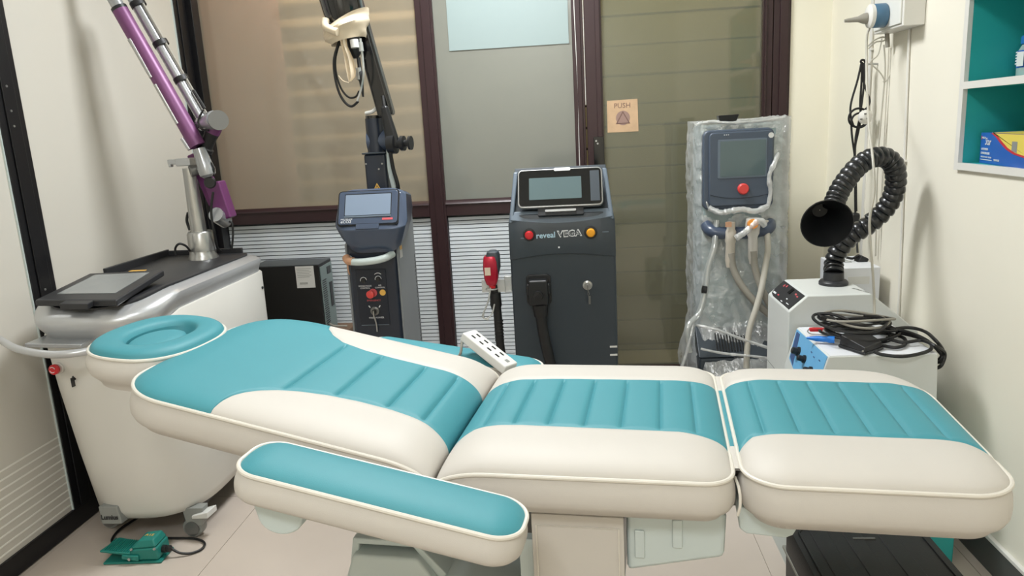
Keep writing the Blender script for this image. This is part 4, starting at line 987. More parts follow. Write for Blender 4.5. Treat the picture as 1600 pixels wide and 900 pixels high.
# ------------------------------------------------------------------ slate console with tablet screen
vg = thing('slate_laser_console', 'dark slate laser console with tablet screen reading revealVEGA', 'laser machine', (-0.066, 3.0, 0))
vx0, vx1, vy = -0.268, 0.134, 2.75
m = MB()
m.hexa([(vx0 + 0.002, vy + 0.012, 0.03), (vx1 - 0.002, vy + 0.012, 0.03), (vx1 - 0.002, 3.25, 0.03), (vx0 + 0.002, 3.25, 0.03), (vx0, vy + 0.012, 0.92), (vx1, vy + 0.012, 0.92), (vx1, 3.25, 0.92), (vx0, 3.25, 0.92)])
m.build('lower_body', slate, vg, 0.012, seg=3)
# upper hood: leans in and back, arched lower edge
hood = MB()
zt = lambda x: 0.862 + 0.020 * (1 - ((x - vx0 - 0.2) / 0.2) ** 2)
xs = [vx0 + (vx1 - vx0) * k / 20 for k in range(21)]
def hood_ring(x):
    q = (x - (vx0 + vx1) / 2) / ((vx1 - vx0) / 2)
    e = 0.012 * abs(q) ** 8
    return [V(x, vy + e, zt(x)), V(x * 1.0, vy - 0.002 + e, 0.905), V(x, vy - 0.003 + e, 1.0), V((x + 0.067) * 0.965 - 0.067, vy + 0.012 + e, 1.035), V((x + 0.067) * 0.965 - 0.067, 3.24, 1.035), V(x, 3.25, 0.9), V(x, vy + 0.03, zt(x))]
hood.loft([hood_ring(x) for x in xs]).build('hood', slate, vg, 0.003, ang=35)
# cheeks and back of the screen cradle
for sx in (-1, 1):
    xc0 = -0.067 + sx * 0.196; 
    m = MB(); w = 0.017
    def ck_(y, z, t): return V(-0.067 + sx * (0.1960 - t * 0.028 ), y, z)
    pr = [(2.757, 1.005), (2.765, 1.04), (2.80, 1.11), (2.845, 1.190), (3.20, 1.175), (3.23, 1.02)]
    rr_ = [[V(-0.067 + sx * (0.1975 - (z - 1.0) * 0.105 - k), y, z) for y, z in pr] for k in (0.0, w)]
    m.loft(rr_).build('cheek', slate_l, vg, 0.005, seg=3)
tv = V(0, 0.090, 0.150).normalized(); tn = V(0, -0.150, 0.090).normalized()
MB().prism([(-0.186, 0), (0.186, 0), (0.176, 0.20), (-0.176, 0.20)], V(-0.067, 2.790, 1.030), (1, 0, 0), tv, -tn * 0.03).build('cradle_back', slate, vg, 0.002)
MB().prism([(-0.192, -0.016)] + [(-0.192 + 0.384 * k / 12, -0.016 - 0.018 * math.sin(math.pi * k / 12)) for k in range(1, 12)] + [(0.192, -0.016), (0.186, 0.020), (-0.186, 0.020)], V(-0.067, 2.762, 1.030), (1, 0, 0), tv, -tn * 0.02).build('cradle_lip', slate_l, vg, 0.004)
to = V(-0.0675, 2.797, 1.122)
tb = MB().prism(rrect(0.318, 0.158, 0.018), to, (1, 0, 0), tv, tn * 0.016).build('tablet', chrome, vg, 0.003, label='black tablet screen in a chrome rim')
MB().prism(rrect(0.308, 0.147, 0.014), to, (1, 0, 0), tv, tn * 0.0185).build('glass_front', black_g, tb)
MB().prism(rrect(0.196, 0.090, 0.002, cx=-0.018, cy=-0.004), to, (1, 0, 0), tv, tn * 0.0192).build('display', screen_t, tb)
MB().prism(rrect(0.034, 0.125, 0.002, cx=0.130), to, (1, 0, 0), tv, tn * 0.0190).build('side_strip', slate, tb)
MB().prism(rrect(0.062, 0.013, 0.005, cx=0.010, cy=0.073), to, (1, 0, 0), tv, tn * 0.021).build('tape_tab', label_w, tb)
MB().prism(rrect(0.115, 0.009, 0.003, cy=-0.092), to, (1, 0, 0), tv, tn * 0.012).build('catch_bar', chrome, vg)
MB().prism(rrect(0.17, 0.03, 0.004, cy=-0.092), to - tn * 0.004, (1, 0, 0), tv, tn * 0.008).build('catch_recess', black_p, vg)
vf = vy - 0.003
for px, py, m_, nm in ((827, 367, red_p, 'red_button'), (923, 362, yellow_p, 'orange_button')):
    pass
c1, c2 = (-0.1887,2.7470,0.9600), (0.0416,2.7470,0.9602)
for c, m_, lab in ((c1, red_p, 'round red button'), (c2, yellow_p, 'round orange button')):
    col_ = MB().lathe([(0.024, 0), (0.023, 0.005), (0.018, 0.006)], (c[0], vf, c[2]), (0, -1, 0), 26).build('button_collar', black_p, vg)
    MB().lathe([(0.016, 0.004), (0.0165, 0.014), (0.013, 0.019), (0.006, 0.020)], (c[0], vf, c[2]), (0, -1, 0), 24).build('push_button', m_, col_, label=lab)
vt = (-0.1310,2.7460,0.9554)
ob1 = text('reveal', 0.030, (vt[0] + 0.004, vf - 0.0008, vt[2]), (1, 0, 0.03), (0, 0, 1), mat('pale_blue_ink', (176, 206, 222), 0.5), vg, thick=0.0014, bold=0.0006)
vt = (-0.0397,2.7460,0.9565)
ob2 = text('VEGA', 0.034, (vt[0] + 0.002, vf - 0.0008, vt[2] + 0.002), (1, 0, 0.03), (0, 0, 1), white_ink, vg, thick=0.0014, squash=1.05, bold=0.0016)
text('VEGA', 0.026, (vt[0] + 0.002, vf - 0.0020, vt[2] + 0.002), (1, 0, 0.03), (0, 0, 1), slate, ob2, thick=0.001, squash=1.3)
# umbilical plug and hose
s0 = Vector((-0.1628,2.7600,0.7462))
sk_ = MB().prism(rrect(0.095, 0.118, 0.016), (s0.x, vy + 0.013, s0.z), (1, 0, 0), (0, 0, 1), (0, -0.012, 0)).build('socket_plate', black_p, vg, 0.003)
MB().box((s0.x, vy - 0.022, s0.z - 0.004), (0.074, 0.05, 0.100)).box((s0.x, vy - 0.020, s0.z + 0.008), (0.092, 0.03, 0.045)).build('plug', black_p, vg, 0.008)
MB().lathe([(0.019, 0), (0.017, 0.010)], (s0.x, vy - 0.047, s0.z - 0.012), (0, -1, 0), 20).box((s0.x, vy - 0.059, s0.z - 0.012), (0.026, 0.006, 0.008), Matrix.Rotation(-0.7, 3, 'Y')).build('lock_dial', rubber, vg)
MB().lathe([(0.030, 0), (0.026, 0.045)], (s0.x + 0.004, vy - 0.022, s0.z - 0.052), (0.03, 0, -1), 18).build('hose_boot', rubber, vg)
MB().tube([V(s0.x + 0.004, vy - 0.022, s0.z - 0.09), V(s0.x + 0.012, vy - 0.024, s0.z - 0.17), V(s0.x + 0.034, vy - 0.026, s0.z - 0.29), V(s0.x + 0.06, vy - 0.02, s0.z - 0.42), V(s0.x + 0.03, vy - 0.06, s0.z - 0.62), V(s0.x - 0.10, vy - 0.08, s0.z - 0.745)], 0.0205, 14).build('umbilical_hose', rubber, vg)
k0 = Vector((0.0234,2.7550,0.7559))
MB().lathe([(0.019, 0), (0.018, 0.006), (0.012, 0.008), (0.012, 0.012)], (k0.x, vy + 0.011, k0.z), (0, -1, 0), 22).build('key_switch', chrome, vg)
MB().box((k0.x, vy - 0.010, k0.z - 0.004), (0.003, 0.02, 0.020)).tube([(k0.x, vy - 0.016, k0.z - 0.012), (k0.x + 0.006, vy - 0.012, k0.z - 0.03), (k0.x, vy - 0.006, k0.z - 0.034), (k0.x + 0.003, vy - 0.01, k0.z - 0.012)], 0.0012, 6).box((k0.x + 0.006, vy - 0.006, k0.z - 0.055), (0.008, 0.002, 0.032)).build('key', gun, vg)
for px, z in ((0, 0.505), (0, 0.472)):
    B('side_vent', label_w, vg, vx1 - 0.032, vx1 - 0.004, vy + 0.010, vy + 0.0125, z, z + 0.007)
B('front_sensor', white_ink, vg, -0.082, -0.076, vf - 0.001, vf + 0.001, 0.905, 0.911)
B('mark', slate_l, vg, -0.222, -0.198, vf - 0.0012, vf + 0.001, 0.946, 0.950)
B('mark', slate_l, vg, 0.085, 0.108, vf - 0.0012, vf + 0.001, 0.958, 0.962)
B('plinth', black_p, vg, vx0 + 0.02, vx1 - 0.02, vy + 0.04, 3.22, 0.0, 0.03)
# holder and handpiece at its left side
hx = vx0
MB().b2(hx - 0.028, hx, vy + 0.02, vy + 0.05, 0.735, 0.800).build('holder_block', clear_t, vg, 0.003)
MB().b2(hx - 0.115, hx - 0.025, vy + 0.012, vy + 0.055, 0.752, 0.757).b2(hx - 0.115, hx - 0.025, vy + 0.012, vy + 0.015, 0.740, 0.790).build('holder_tray', clear_t, vg, 0.001)
hh = thing('laser_handpiece', 'red and black laser handpiece in the clear holder beside the slate console', 'handpiece', (-0.352, 2.775, 0.76))
hc = Vector((-0.3433,2.7600,0.8381))
rings = []
for q, w, d in ((-0.066, 0.010, 0.010), (-0.058, 0.020, 0.018), (-0.035, 0.027, 0.024), (0.0, 0.029, 0.028), (0.03, 0.028, 0.028), (0.048, 0.025, 0.026), (0.052, 0.022, 0.024)):
    rings.append([V(hc.x + x, hc.y + y, hc.z + q - 0.006) for x, y in rrect(2 * w, 2 * d, min(w, d) * 0.6)])
MB().loft(rings).build('red_shell', mat('metallic_red', (178, 16, 48), 0.25, 0.3, coat=0.3), hh)
rings = []
for q, w, d, o_ in ((-0.05, 0.010, 0.016, 0.006), (0.0, 0.018, 0.026, 0.012), (0.045, 0.026, 0.028, 0.004), (0.060, 0.022, 0.024, 0.004), (0.066, 0.012, 0.014, 0.004)):
    rings.append([V(hc.x + 0.006 + o_ + x, hc.y + 0.006 + y, hc.z + q) for x, y in rrect(2 * w, 2 * d, min(w, d) * 0.6)])
MB().loft(rings).build('black_shell', slate, hh)
MB().box((hc.x - 0.010, hc.y - 0.0285, hc.z - 0.010), (0.022, 0.003, 0.030)).build('label', mat('beige_label', (214, 196, 176), 0.4), hh)
MB().lathe([(0.013, 0), (0.013, 0.02)], (hc.x + 0.002, hc.y, hc.z - 0.080), (0, 0, 1), 14).build('collar', red_p, hh)
m = MB()
m.tube([(hc.x + 0.006, hc.y + 0.01, hc.z - 0.07), (hc.x + 0.014, hc.y + 0.01, hc.z - 0.18), (hc.x + 0.020, hc.y + 0.01, hc.z - 0.34), (hc.x + 0.05, hc.y + 0.02, hc.z - 0.50), (hc.x + 0.06, hc.y - 0.03, hc.z - 0.62)], 0.0165, 14)
for k in range(7): m.lathe([(0.0175, -0.003), (0.0185, 0), (0.0175, 0.003)], (hc.x + 0.0165, hc.y + 0.01, hc.z - 0.215 - k * 0.013), (0, 0, 1), 16)
m.lathe([(0.017, -0.04), (0.023, -0.02), (0.021, 0.03)], (hc.x + 0.010, hc.y + 0.01, hc.z - 0.13), (0, 0, 1), 16)
m.build('cable', rubber, hh)
m = MB()
m.tube([(hc.x - 0.004, hc.y - 0.02, hc.z - 0.075), (hc.x - 0.012, hc.y - 0.03, hc.z - 0.12), (hc.x - 0.034, hc.y - 0.03, hc.z - 0.17), (hc.x - 0.032, hc.y - 0.03, hc.z - 0.195), (hc.x - 0.005, hc.y - 0.03, hc.z - 0.18), (hc.x + 0.008, hc.y - 0.02, hc.z - 0.14)], 0.003, 8)
m.tube([(hc.x - 0.004, hc.y - 0.02, hc.z - 0.075), (hc.x - 0.016, hc.y - 0.03, hc.z - 0.13), (hc.x - 0.040, hc.y - 0.03, hc.z - 0.185), (hc.x - 0.015, hc.y - 0.03, hc.z - 0.20)], 0.003, 8)
m.tube([(hc.x + 0.022 * math.cos(a), hc.y - 0.005 + 0.02 * math.sin(a), hc.z - 0.082) for a in [k * math.pi / 6 for k in range(12)]], 0.003, 8, closed=True)
m.build('clear_strap', clear_t, hh)

# ------------------------------------------------------------------ plastic wrapped console by the door
wm = thing('wrapped_console', 'tall pale grey green console wrapped in clear plastic with dark blue screen head', 'laser machine', (0.665, 3.32, 0))
wx0, wx1, wy0, wy1 = 0.518, 0.852, 3.17, 3.46
B('cabinet', mint, wm, wx0 + 0.006, wx1 - 0.006, wy0, wy1, 0.36, 1.325, 0.012)
B('front_door', mint, wm, wx0 + 0.03, wx1 - 0.03, wy0 - 0.008, wy0, 0.42, 0.90, 0.006)
B('base_unit', slate, wm, wx0 - 0.03, wx1 + 0.02, wy0 - 0.12, wy1, 0.03, 0.36, 0.015)
MB().prism([(3.05, 0.36), (3.17, 0.36), (3.17, 0.47)], (wx0 - 0.03, 0, 0), (0, 1, 0), (0, 0, 1), (wx1 - wx0 + 0.04, 0, 0)).build('base_slope', slate, wm, 0.004)
for k in range(12):
    q = k / 12; MB().box((wx0 + 0.05 + k * 0.012, 3.105, 0.4165), (0.005, 0.10, 0.004), Matrix.Rotation(math.radians(42), 3, 'X')).build('vent_slot', black_p, wm)
head_g = mat('grey_blue_plastic', (72, 82, 96), 0.35)
hdz = MB().prism(rrect(0.285, 0.325, 0.028, cx=0.6565, cy=1.142), (0, wy0, 0), (1, 0, 0), (0, 0, 1), (0, -0.05, 0)).build('screen_head', head_g, wm, 0.008, seg=3, label='dark slate blue screen head')
hdl = hdz
MB().prism(rrect(0.255, 0.300, 0.020, cx=0.664, cy=1.145), (0, wy0 - 0.05, 0), (1, 0, 0), (0, 0, 1), (0, -0.014, 0)).build('front_bezel', head_g, hdz, 0.006)
yb = wy0 - 0.064
MB().prism(rrect(0.196, 0.156, 0.006, cx=0.669, cy=1.187), (0, yb, 0), (1, 0, 0), (0, 0, 1), (0, -0.002, 0)).build('display_frame', slate_l, hdz, 0.001)
MB().prism(rrect(0.180, 0.142, 0.003, cx=0.671, cy=1.187), (0, yb - 0.001, 0), (1, 0, 0), (0, 0, 1), (0, -0.002, 0)).build('display', screen_t, hdz)
rb = Vector((0.6722,3.1000,1.0640))
MB().lathe([(0.022, 0), (0.0225, 0.014), (0.018, 0.020)], (rb.x, yb, rb.z), (0, -1, 0), 26).build('round_button', red_l, hdz, label='round red button')
MB().tube([(0.54, yb - 0.0005, 1.044), (0.60, yb - 0.0005, 1.030), (0.67, yb - 0.0005, 1.026), (0.73, yb - 0.0005, 1.030), (0.785, yb - 0.0005, 1.040)], 0.0012, 6).build('crease_line', navy, hdz)
MB().lathe([(0.011, 0), (0.011, 0.001)], (0.7811,3.1040,1.2741), (0, -1, 0), 16).build('round_label', label_w, hdz)
for px in (0, 1, 2): MB().box(Vector((0.5970,3.1040,1.2838)) + V(0.008 * px, 0, 0), (0.004, 0.002, 0.003)).build('print_mark', white_ink, hdz)
# black clip on top
MB().hexa([(0.585, 3.14, 1.335), (0.652, 3.14, 1.337), (0.652, 3.18, 1.337), (0.585, 3.18, 1.335), (0.578, 3.135, 1.362), (0.662, 3.135, 1.364), (0.662, 3.18, 1.364), (0.578, 3.18, 1.362)]).build('top_clip', black_p, wm, 0.003)
# grip bar
MB().tube([(0.535, 3.17, 0.915), (0.545, 3.12, 0.895), (0.58, 3.105, 0.885), (0.67, 3.10, 0.882), (0.75, 3.105, 0.888), (0.785, 3.12, 0.900), (0.795, 3.17, 0.915)], 0.026, 16).build('grip_bar', navy_l, wm)
# hand pieces under the head, their bagged tubes
def hose(pts, r, m_, nm, par=wm): return MB().tube(pts, r, 12).build(nm, m_, par)
h1 = MB().lathe([(0.017, 0.03), (0.017, 0.0), (0.022, -0.01), (0.022, -0.05), (0.019, -0.06), (0.020, -0.13), (0.014, -0.16)], (0.6210,3.0800,0.9026), (0.02, 0, 1), 18).build('hand_piece', mat('beige_plastic', (190, 182, 168), 0.4), wm)
B('amber_tip', tan_m, h1, 0.607 - 0.012, 0.607 + 0.012, 3.055, 3.062, 0.915, 0.935)
h2 = MB().lathe([(0.026, 0.03), (0.030, 0.0), (0.026, -0.035), (0.019, -0.05), (0.020, -0.13), (0.014, -0.16)], (0.7083,3.0800,0.9149), (-0.02, 0, 1), 18).build('hand_piece', mat('pale_plastic', (200, 196, 188), 0.4), wm)
MB().lathe([(0.020, -0.014), (0.020, 0.014)], (0.7001,3.0450,0.9251), (0, -1, 0.2), 16).build('amber_cap', amber, h2, label='amber cap')
for pts, r, m_ in (
    ([(0.6199,3.0700,0.8054), (0.6309,3.0700,0.7376), (0.6608,3.0600,0.6707), (0.7114,3.0500,0.6031), (0.7694,3.0500,0.5464), (0.8146,3.0400,0.4925), (0.8099,3.0300,0.3566)], 0.0145, cable_g),
    ([(0.7102,3.0700,0.8100), (0.7191,3.0700,0.7344), (0.7439,3.0600,0.6542), (0.7738,3.0500,0.5873), (0.8112,3.0500,0.5313), (0.8269,3.0400,0.4090)], 0.0145, cable_g),
    ([(0.5713,3.1200,0.9342), (0.5542,3.0800,0.8332), (0.5267,3.0700,0.7415), (0.5147,3.0600,0.6485), (0.4853,3.0400,0.5578), (0.4320,3.0000,0.5067), (0.4422,3.0000,0.4038)], 0.0125, clear_t),
    ([(0.7690,3.1200,0.9258), (0.7714,3.0800,0.8246), (0.7602,3.0700,0.7463), (0.7391,3.0400,0.6588), (0.7151,3.0200,0.5829), (0.6812,3.0000,0.4801), (0.6685,2.9800,0.3347)], 0.0125, cable_w)):
    hose(pts, r, m_, 'hose')
MB().tube([(0.4967,3.0300,0.6639), (0.5149,3.0300,0.6606)], 0.016, 10, sm=False).build('hose_tie', black_p, wm)
# plastic wrap
random.seed(11)
def wz(x, z, s_):
    w = x + 0.35 * z
    return noise.noise(V(x * 8 + s_, z * 4, s_ * 3.1)) * 0.010 + (0.5 - abs(noise.noise(V(w * 22, z * 12 + s_, s_)))) * 0.012 + (0.5 - abs(noise.noise(V(w * 50 + z * 20, z * 30, 5.0)))) * 0.006
m = MB(); G = []
NZ = 130
for i in range(NZ + 1):
    z = 0.22 + (1.345 - 0.22) * i / NZ
    fl_ = 0.055 * ss((0.50 - z) / 0.25); top_ = 0.0
    row = []
    for j in range(121):
        q = j / 120
        # path: left side back -> front left -> front right -> right back
        Lp = 0.29; Wd = wx1 - wx0 + 0.02; tot = 2 * Lp + Wd; s_ = q * tot
        if s_ < Lp: x, y, nx, ny = wx0 - 0.010, wy1 - s_, -1, 0
        elif s_ < Lp + Wd: x, y, nx, ny = wx0 - 0.010 + (s_ - Lp), wy0 - 0.012, 0, -1
        else: x, y, nx, ny = wx1 + 0.010, wy0 - 0.012 + (s_ - Lp - Wd), 1, 0
        d = wz(s_, z, 1.0) + 0.006 + fl_ * (2.6 if ny else 0.75)
        if nx > 0: d = min(d, 0.012)
        row.append(V(x + nx * d, y + ny * d, z))
    G.append(row)
# open a window in the wrap around the screen head
full = G
nv = 121
vs = [p for r_ in full for p in r_]; fs = []
for i in range(NZ):
    for j in range(120):
        p = full[i][j]; 
        if p.y < wy0 + 0.02 and 0.520 + 0.010 * math.sin(p.z * 30) < p.x < 0.772 + 0.030 * math.sin(p.z * 11) and p.z > 0.935 + 0.02 * math.sin(p.x * 40) and p.z < 1.30: continue
        fs.append((i * nv + j, (i + 1) * nv + j, (i + 1) * nv + j + 1, i * nv + j + 1))
m.add(vs, fs)
m.build('plastic_wrap', wrap_m, wm, ang=80, label='clear wrinkled plastic wrap')
# top sheet
G = [[V(wx0 - 0.012 + (wx1 - wx0 + 0.024) * a / 24, wy0 - 0.02 + 0.31 * b / 14, 1.338 + 0.008 * noise.noise(V(a * 0.9, b * 0.8, 4)) + (0.010 * (a / 24) ** 3)) for b in range(15)] for a in range(25)]
MB().grid(G).build('wrap_top', wrap_t, wm, ang=80)
# bunched rim of the wrap around the head and the flare at the foot
def rope(pts, r, nm='wrap_fold', n=10, seed=0.0):
    return MB().tube(pts, r, n, sub=8, rf=lambda q: r * (0.7 + 0.5 * abs(noise.noise(V(q * 14, seed, 1.7)))) ).build(nm, wrap_t, wm, ang=80)
rope([(0.5363,3.1000,0.9913), (0.5767,3.0800,0.9733), (0.6152,3.0800,0.9769), (0.6664,3.0800,0.9825), (0.7176,3.0800,0.9724), (0.7706,3.0900,0.9899)], 0.014, seed=1)
rope([(0.7706,3.0900,0.9899), (0.7797,3.0900,1.0469), (0.7733,3.0900,1.1119), (0.7924,3.0900,1.1622), (0.8145,3.1200,1.1982)], 0.011, seed=2)
rope([(0.5165,3.1400,1.2773), (0.5245,3.1400,1.1599), (0.5204,3.1300,1.0553), (0.5371,3.1200,0.9891)], 0.006, seed=3)
rope([(0.4845,3.1500,1.3278), (0.5489,3.1500,1.3398), (0.6240,3.1400,1.3306), (0.7257,3.1400,1.3302), (0.8444,3.1500,1.3391)], 0.008, seed=4)
rope([(0.6358,3.0500,0.8692), (0.6716,3.0400,0.8955), (0.7215,3.0400,0.9378), (0.7495,3.0500,0.9171)], 0.016, seed=5)
rope([(0.4732,3.0300,0.5110), (0.5518,3.0000,0.4976), (0.6536,2.9900,0.4563), (0.7675,2.9800,0.4150)], 0.007, seed=6)
rope([(0.4612,3.0200,0.5362), (0.4409,2.9900,0.4624), (0.4183,2.9800,0.3828), (0.3957,2.9700,0.3308)], 0.008, seed=7)
rope([(0.4852,2.9900,0.4196), (0.5746,2.9800,0.4009), (0.6758,2.9700,0.3904), (0.7657,2.9700,0.3770)], 0.006, seed=8)

# ------------------------------------------------------------------ fume extractor with black hose and horn
fe = thing('fume_extractor', 'white fume extractor box with black ribbed hose and funnel by the right wall', 'fume extractor', (0.92, 2.67, 0))
FY0, FY1 = 2.54, 2.82
a_ = (0.7722,2.5400,0.7401); b_ = (0.9814,2.5400,0.7375); c_ = (0.7096,2.5400,0.6854); d_ = (1.0710,2.5400,0.6649)
fx0 = c_[0]
MB().prism([(fx0, 0.04), (1.145, 0.04), (1.145, 0.60), (d_[0], d_[2]), (b_[0], 0.74), (a_[0], 0.74), (c_[0], c_[2])], (0, FY0, 0), (1, 0, 0), (0, 0, 1), (0, FY1 - FY0, 0)).build('housing', box_w, fe, 0.006, seg=3)
pu = V(a_[0] - c_[0], 0, 0.74 - c_[2]); pl_ = pu.length; pu.normalize(); pn = V(-pu.z, 0, pu.x)
fpnl = MB().prism([(0.012, 0.006), (FY1 - FY0 - 0.06, 0.006), (FY1 - FY0 - 0.022, 0.012), (FY1 - FY0 - 0.008, 0.035), (FY1 - FY0 - 0.008, pl_ - 0.006), (0.012, pl_ - 0.006)], (c_[0], FY0, c_[2]), (0, 1, 0), pu, pn * 0.0015).build('control_panel', black_d, fe)
def fp_(s_, t_): return V(c_[0], FY0 + s_, c_[2]) + pu * t_ + pn * 0.002
for s_, t_, w, h, m_ in ((0.05, 0.058, 0.016, 0.005, red_ink), (0.075, 0.062, 0.016, 0.006, red_ink), (0.10, 0.030, 0.012, 0.004, white_ink), (0.20, 0.066, 0.010, 0.010, red_ink), (0.225, 0.062, 0.010, 0.010, red_ink), (0.19, 0.022, 0.016, 0.005, red_ink), (0.235, 0.020, 0.032, 0.007, white_ink), (0.06, 0.018, 0.028, 0.003, white_ink), (0.12, 0.012, 0.020, 0.003, white_ink)):
    MB().prism([(-w / 2, -h / 2), (w / 2, -h / 2), (w / 2, h / 2), (-w / 2, h / 2)], fp_(s_, t_), (0, 1, 0), pu, pn * 0.0006).build('panel_mark', m_, fpnl)
MB().prism([(-0.012, -0.012), (0.012, -0.012), (0.012, 0.012), (-0.012, 0.012)], fp_(0.13, 0.060), (0, 1, 0), pu, pn * 0.003).build('rocker_switch', black_g, fpnl)
B('seam', caster_g, fe, fx0 - 0.0006, fx0 + 0.001, FY0 + 0.004, FY1 - 0.004, 0.424, 0.4265)
B('plinth', black_p, fe, fx0 + 0.02, 1.12, FY0 + 0.02, FY1 - 0.02, 0.0, 0.04)
text('EXTRACTOR', 0.014, (0.965, FY0 + 0.05, 0.7412), (0.35, -1, 0), (1, 0.35, 0), caster_g, fe)
ho = Vector((0.9119,2.7071,0.7400))
MB().lathe([(0.050, 0), (0.050, 0.010), (0.045, 0.016), (0.036, 0.018), (0.034, 0.045)], (ho.x, ho.y, 0.74), (0, 0, 1), 30).build('hose_collar', black_d, fe)
hp = [V(ho.x, ho.y, 0.78), (0.9207,2.7350,0.8103), (0.9369,2.7350,0.8594), (0.9741,2.7200,0.9141), (1.0203,2.7000,0.9518), (1.0662,2.6900,1.0010), (1.0877,2.6700,1.0558), (1.0870,2.6500,1.1147), (1.0679,2.6300,1.1644), (1.0334,2.6200,1.1923), (0.9843,2.6000,1.1934), (0.9423,2.5900,1.1726), (0.8998,2.5700,1.1333), (0.8677,2.5500,1.0939), (0.8460,2.5300,1.0584), (0.8321,2.5100,1.0357)]
NR = 36
MB().tube(hp, 0.031, 20, sub=24, rf=lambda q: 0.0280 + 0.0070 * math.sin(math.pi * ((q * NR) % 1.0) ** 0.6) ** 0.7).build('ribbed_hose', mat('gloss_black_rubber', (20, 22, 25), 0.3, coat=0.3), fe, ang=70)
mo = Vector((0.7815,2.4000,1.0074)); h0 = Vector((0.8321,2.5100,1.0357)); ax = (mo - h0)
ax = Vector((-0.12, -0.95, -0.22)).normalized()
prof_o = [(0.030, -0.125), (0.036, -0.10), (0.050, -0.06), (0.066, -0.025), (0.078, 0.0), (0.080, 0.002), (0.077, 0.003), (0.060, -0.028), (0.044, -0.062), (0.030, -0.10), (0.024, -0.125), (0.001, -0.1255)]
MB().lathe(prof_o, mo, ax, 40, cap=False).build('funnel', black_p, fe, ang=60)
# white unit behind it
su = thing('mains_stabiliser', 'plain white tall unit standing behind the fume extractor', 'power unit', (1.07, 3.0, 0))
B('case', box_t, su, 0.995, 1.140, 2.87, 3.12, 0.0, 0.765, 0.004)
B('label', label_w, su, 1.02, 1.10, 2.869, 2.87, 0.70, 0.73)
ad = thing('cable_bundle', 'black and clear cable bundle with adapter on the white unit', 'cable', (1.06, 2.98, 0.765))
MB().box((1.1109,3.0000,0.7620), (0.035, 0.05, 0.05), Matrix.Rotation(0.5, 3, 'Y')).build('adapter', black_p, ad, 0.006)
MB().tube([(1.0559,3.0000,0.7823), (1.0808,3.0000,0.7761), (1.1050,3.0000,0.7856), (1.1261,3.0000,0.7536), (1.1374,3.0000,0.7220)], 0.005, 8).build('cable', rubber, ad)
MB().tube([(1.0446,2.9800,0.7707), (1.0696,2.9800,0.7594), (1.0901,2.9800,0.7380), (1.0673,2.9700,0.7304)], 0.007, 8).build('clear_loop', clear_t, ad)

# ------------------------------------------------------------------ teal cabinet, cautery unit and what lies on it
CBX0, CBX1, CBY0, CBY1 = 0.60, 1.088, 2.10, 2.50
tc_ = thing('teal_cabinet', 'low teal cabinet under the white cautery unit, behind the black case', 'cabinet', (0.85, 2.28, 0))
B('carcass', teal_p, tc_, CBX0, CBX1, CBY0, CBY1, 0.0, 0.36, 0.003)
B('door', teal_p, tc_, CBX0 + 0.01, 0.845, CBY0 - 0.016, CBY0, 0.02, 0.35, 0.002)
B('door', teal_p, tc_, 0.855, CBX1 - 0.01, CBY0 - 0.016, CBY0, 0.02, 0.35, 0.002)
B('edge_strip', aqua_pl, tc_, CBX0 - 0.004, CBX0, CBY0 - 0.016, CBY1, 0.0, 0.36, 0.001)
cu_ = thing('cautery_unit', 'white cautery unit with sky blue control panel and three black knobs', 'medical device', (0.90, 2.36, 0.36))
KY0, KY1, KZ = 2.20, 2.53, 0.635
a_ = (0.7364,2.2000,0.6310); q_ = (0.7125,2.2000,0.5644); r_x = (1.0517,2.2000,0.6267)[0]
kz = a_[2]
# side profile (in x,z) : slanted control face at the left end
x_t, x_b, z_b = a_[0], a_[0] - 0.040, kz - 0.135
MB().prism([(x_b + 0.012, 0.36), (r_x + 0.012, 0.36), (r_x, kz), (x_t, kz), (x_b, z_b), (x_b, z_b - 0.02)], (0, KY0, 0), (1, 0, 0), (0, 0, 1), (0, KY1 - KY0, 0)).build('housing', box_w, cu_, 0.005, seg=3)
B('top_plate', box_t, cu_, x_t + 0.004, r_x - 0.003, KY0 + 0.003, KY1 - 0.003, kz - 0.002, kz + 0.0012, 0.0005)
pu2 = V(x_t - x_b, 0, kz - z_b); L2_ = pu2.length; pu2.normalize(); pn2 = V(-pu2.z, 0, pu2.x)
pb_ = MB().prism([(0.006, 0.002), (0.16, 0.002), (KY1 - KY0 - 0.03, 0.035), (KY1 - KY0 - 0.010, L2_ - 0.010), (KY1 - KY0 - 0.010, L2_ - 0.004), (0.006, L2_ - 0.003)], (x_b, KY0, z_b), (0, 1, 0), pu2, pn2 * 0.002).build('control_panel', panel_b, cu_)
MB().prism([(KY1 - KY0 - 0.085, 0.025), (KY1 - KY0 - 0.035, 0.042), (KY1 - KY0 - 0.018, L2_ - 0.01), (KY1 - KY0 - 0.055, L2_ - 0.01)], V(x_b, KY0, z_b) + pn2 * 0.002, (0, 1, 0), pu2, pn2 * 0.0005).build('dark_print_strip', panel_n, pb_)
for (px, py) in ((1255,548), (1263,556), (1270,569)):
    pass
def onpanel(px_s, t_): return V(x_b, KY0 + px_s, z_b) + pu2 * t_ + pn2 * 0.002
for s_, t_, r_ in ((0.235, 0.080, 0.017), (0.165, 0.076, 0.014), (0.085, 0.060, 0.017)):
    MB().lathe([(r_, 0), (r_ * 0.95, 0.006), (r_ * 0.72, 0.007), (r_ * 0.68, 0.022), (r_ * 0.5, 0.024)], onpanel(s_, t_), pn2, 16).build('knob', black_p, pb_, ang=30)
MB().lathe([(0.006, 0), (0.005, 0.004)], onpanel(0.17, 0.012), pn2, 10).build('jack', panel_n, pb_)
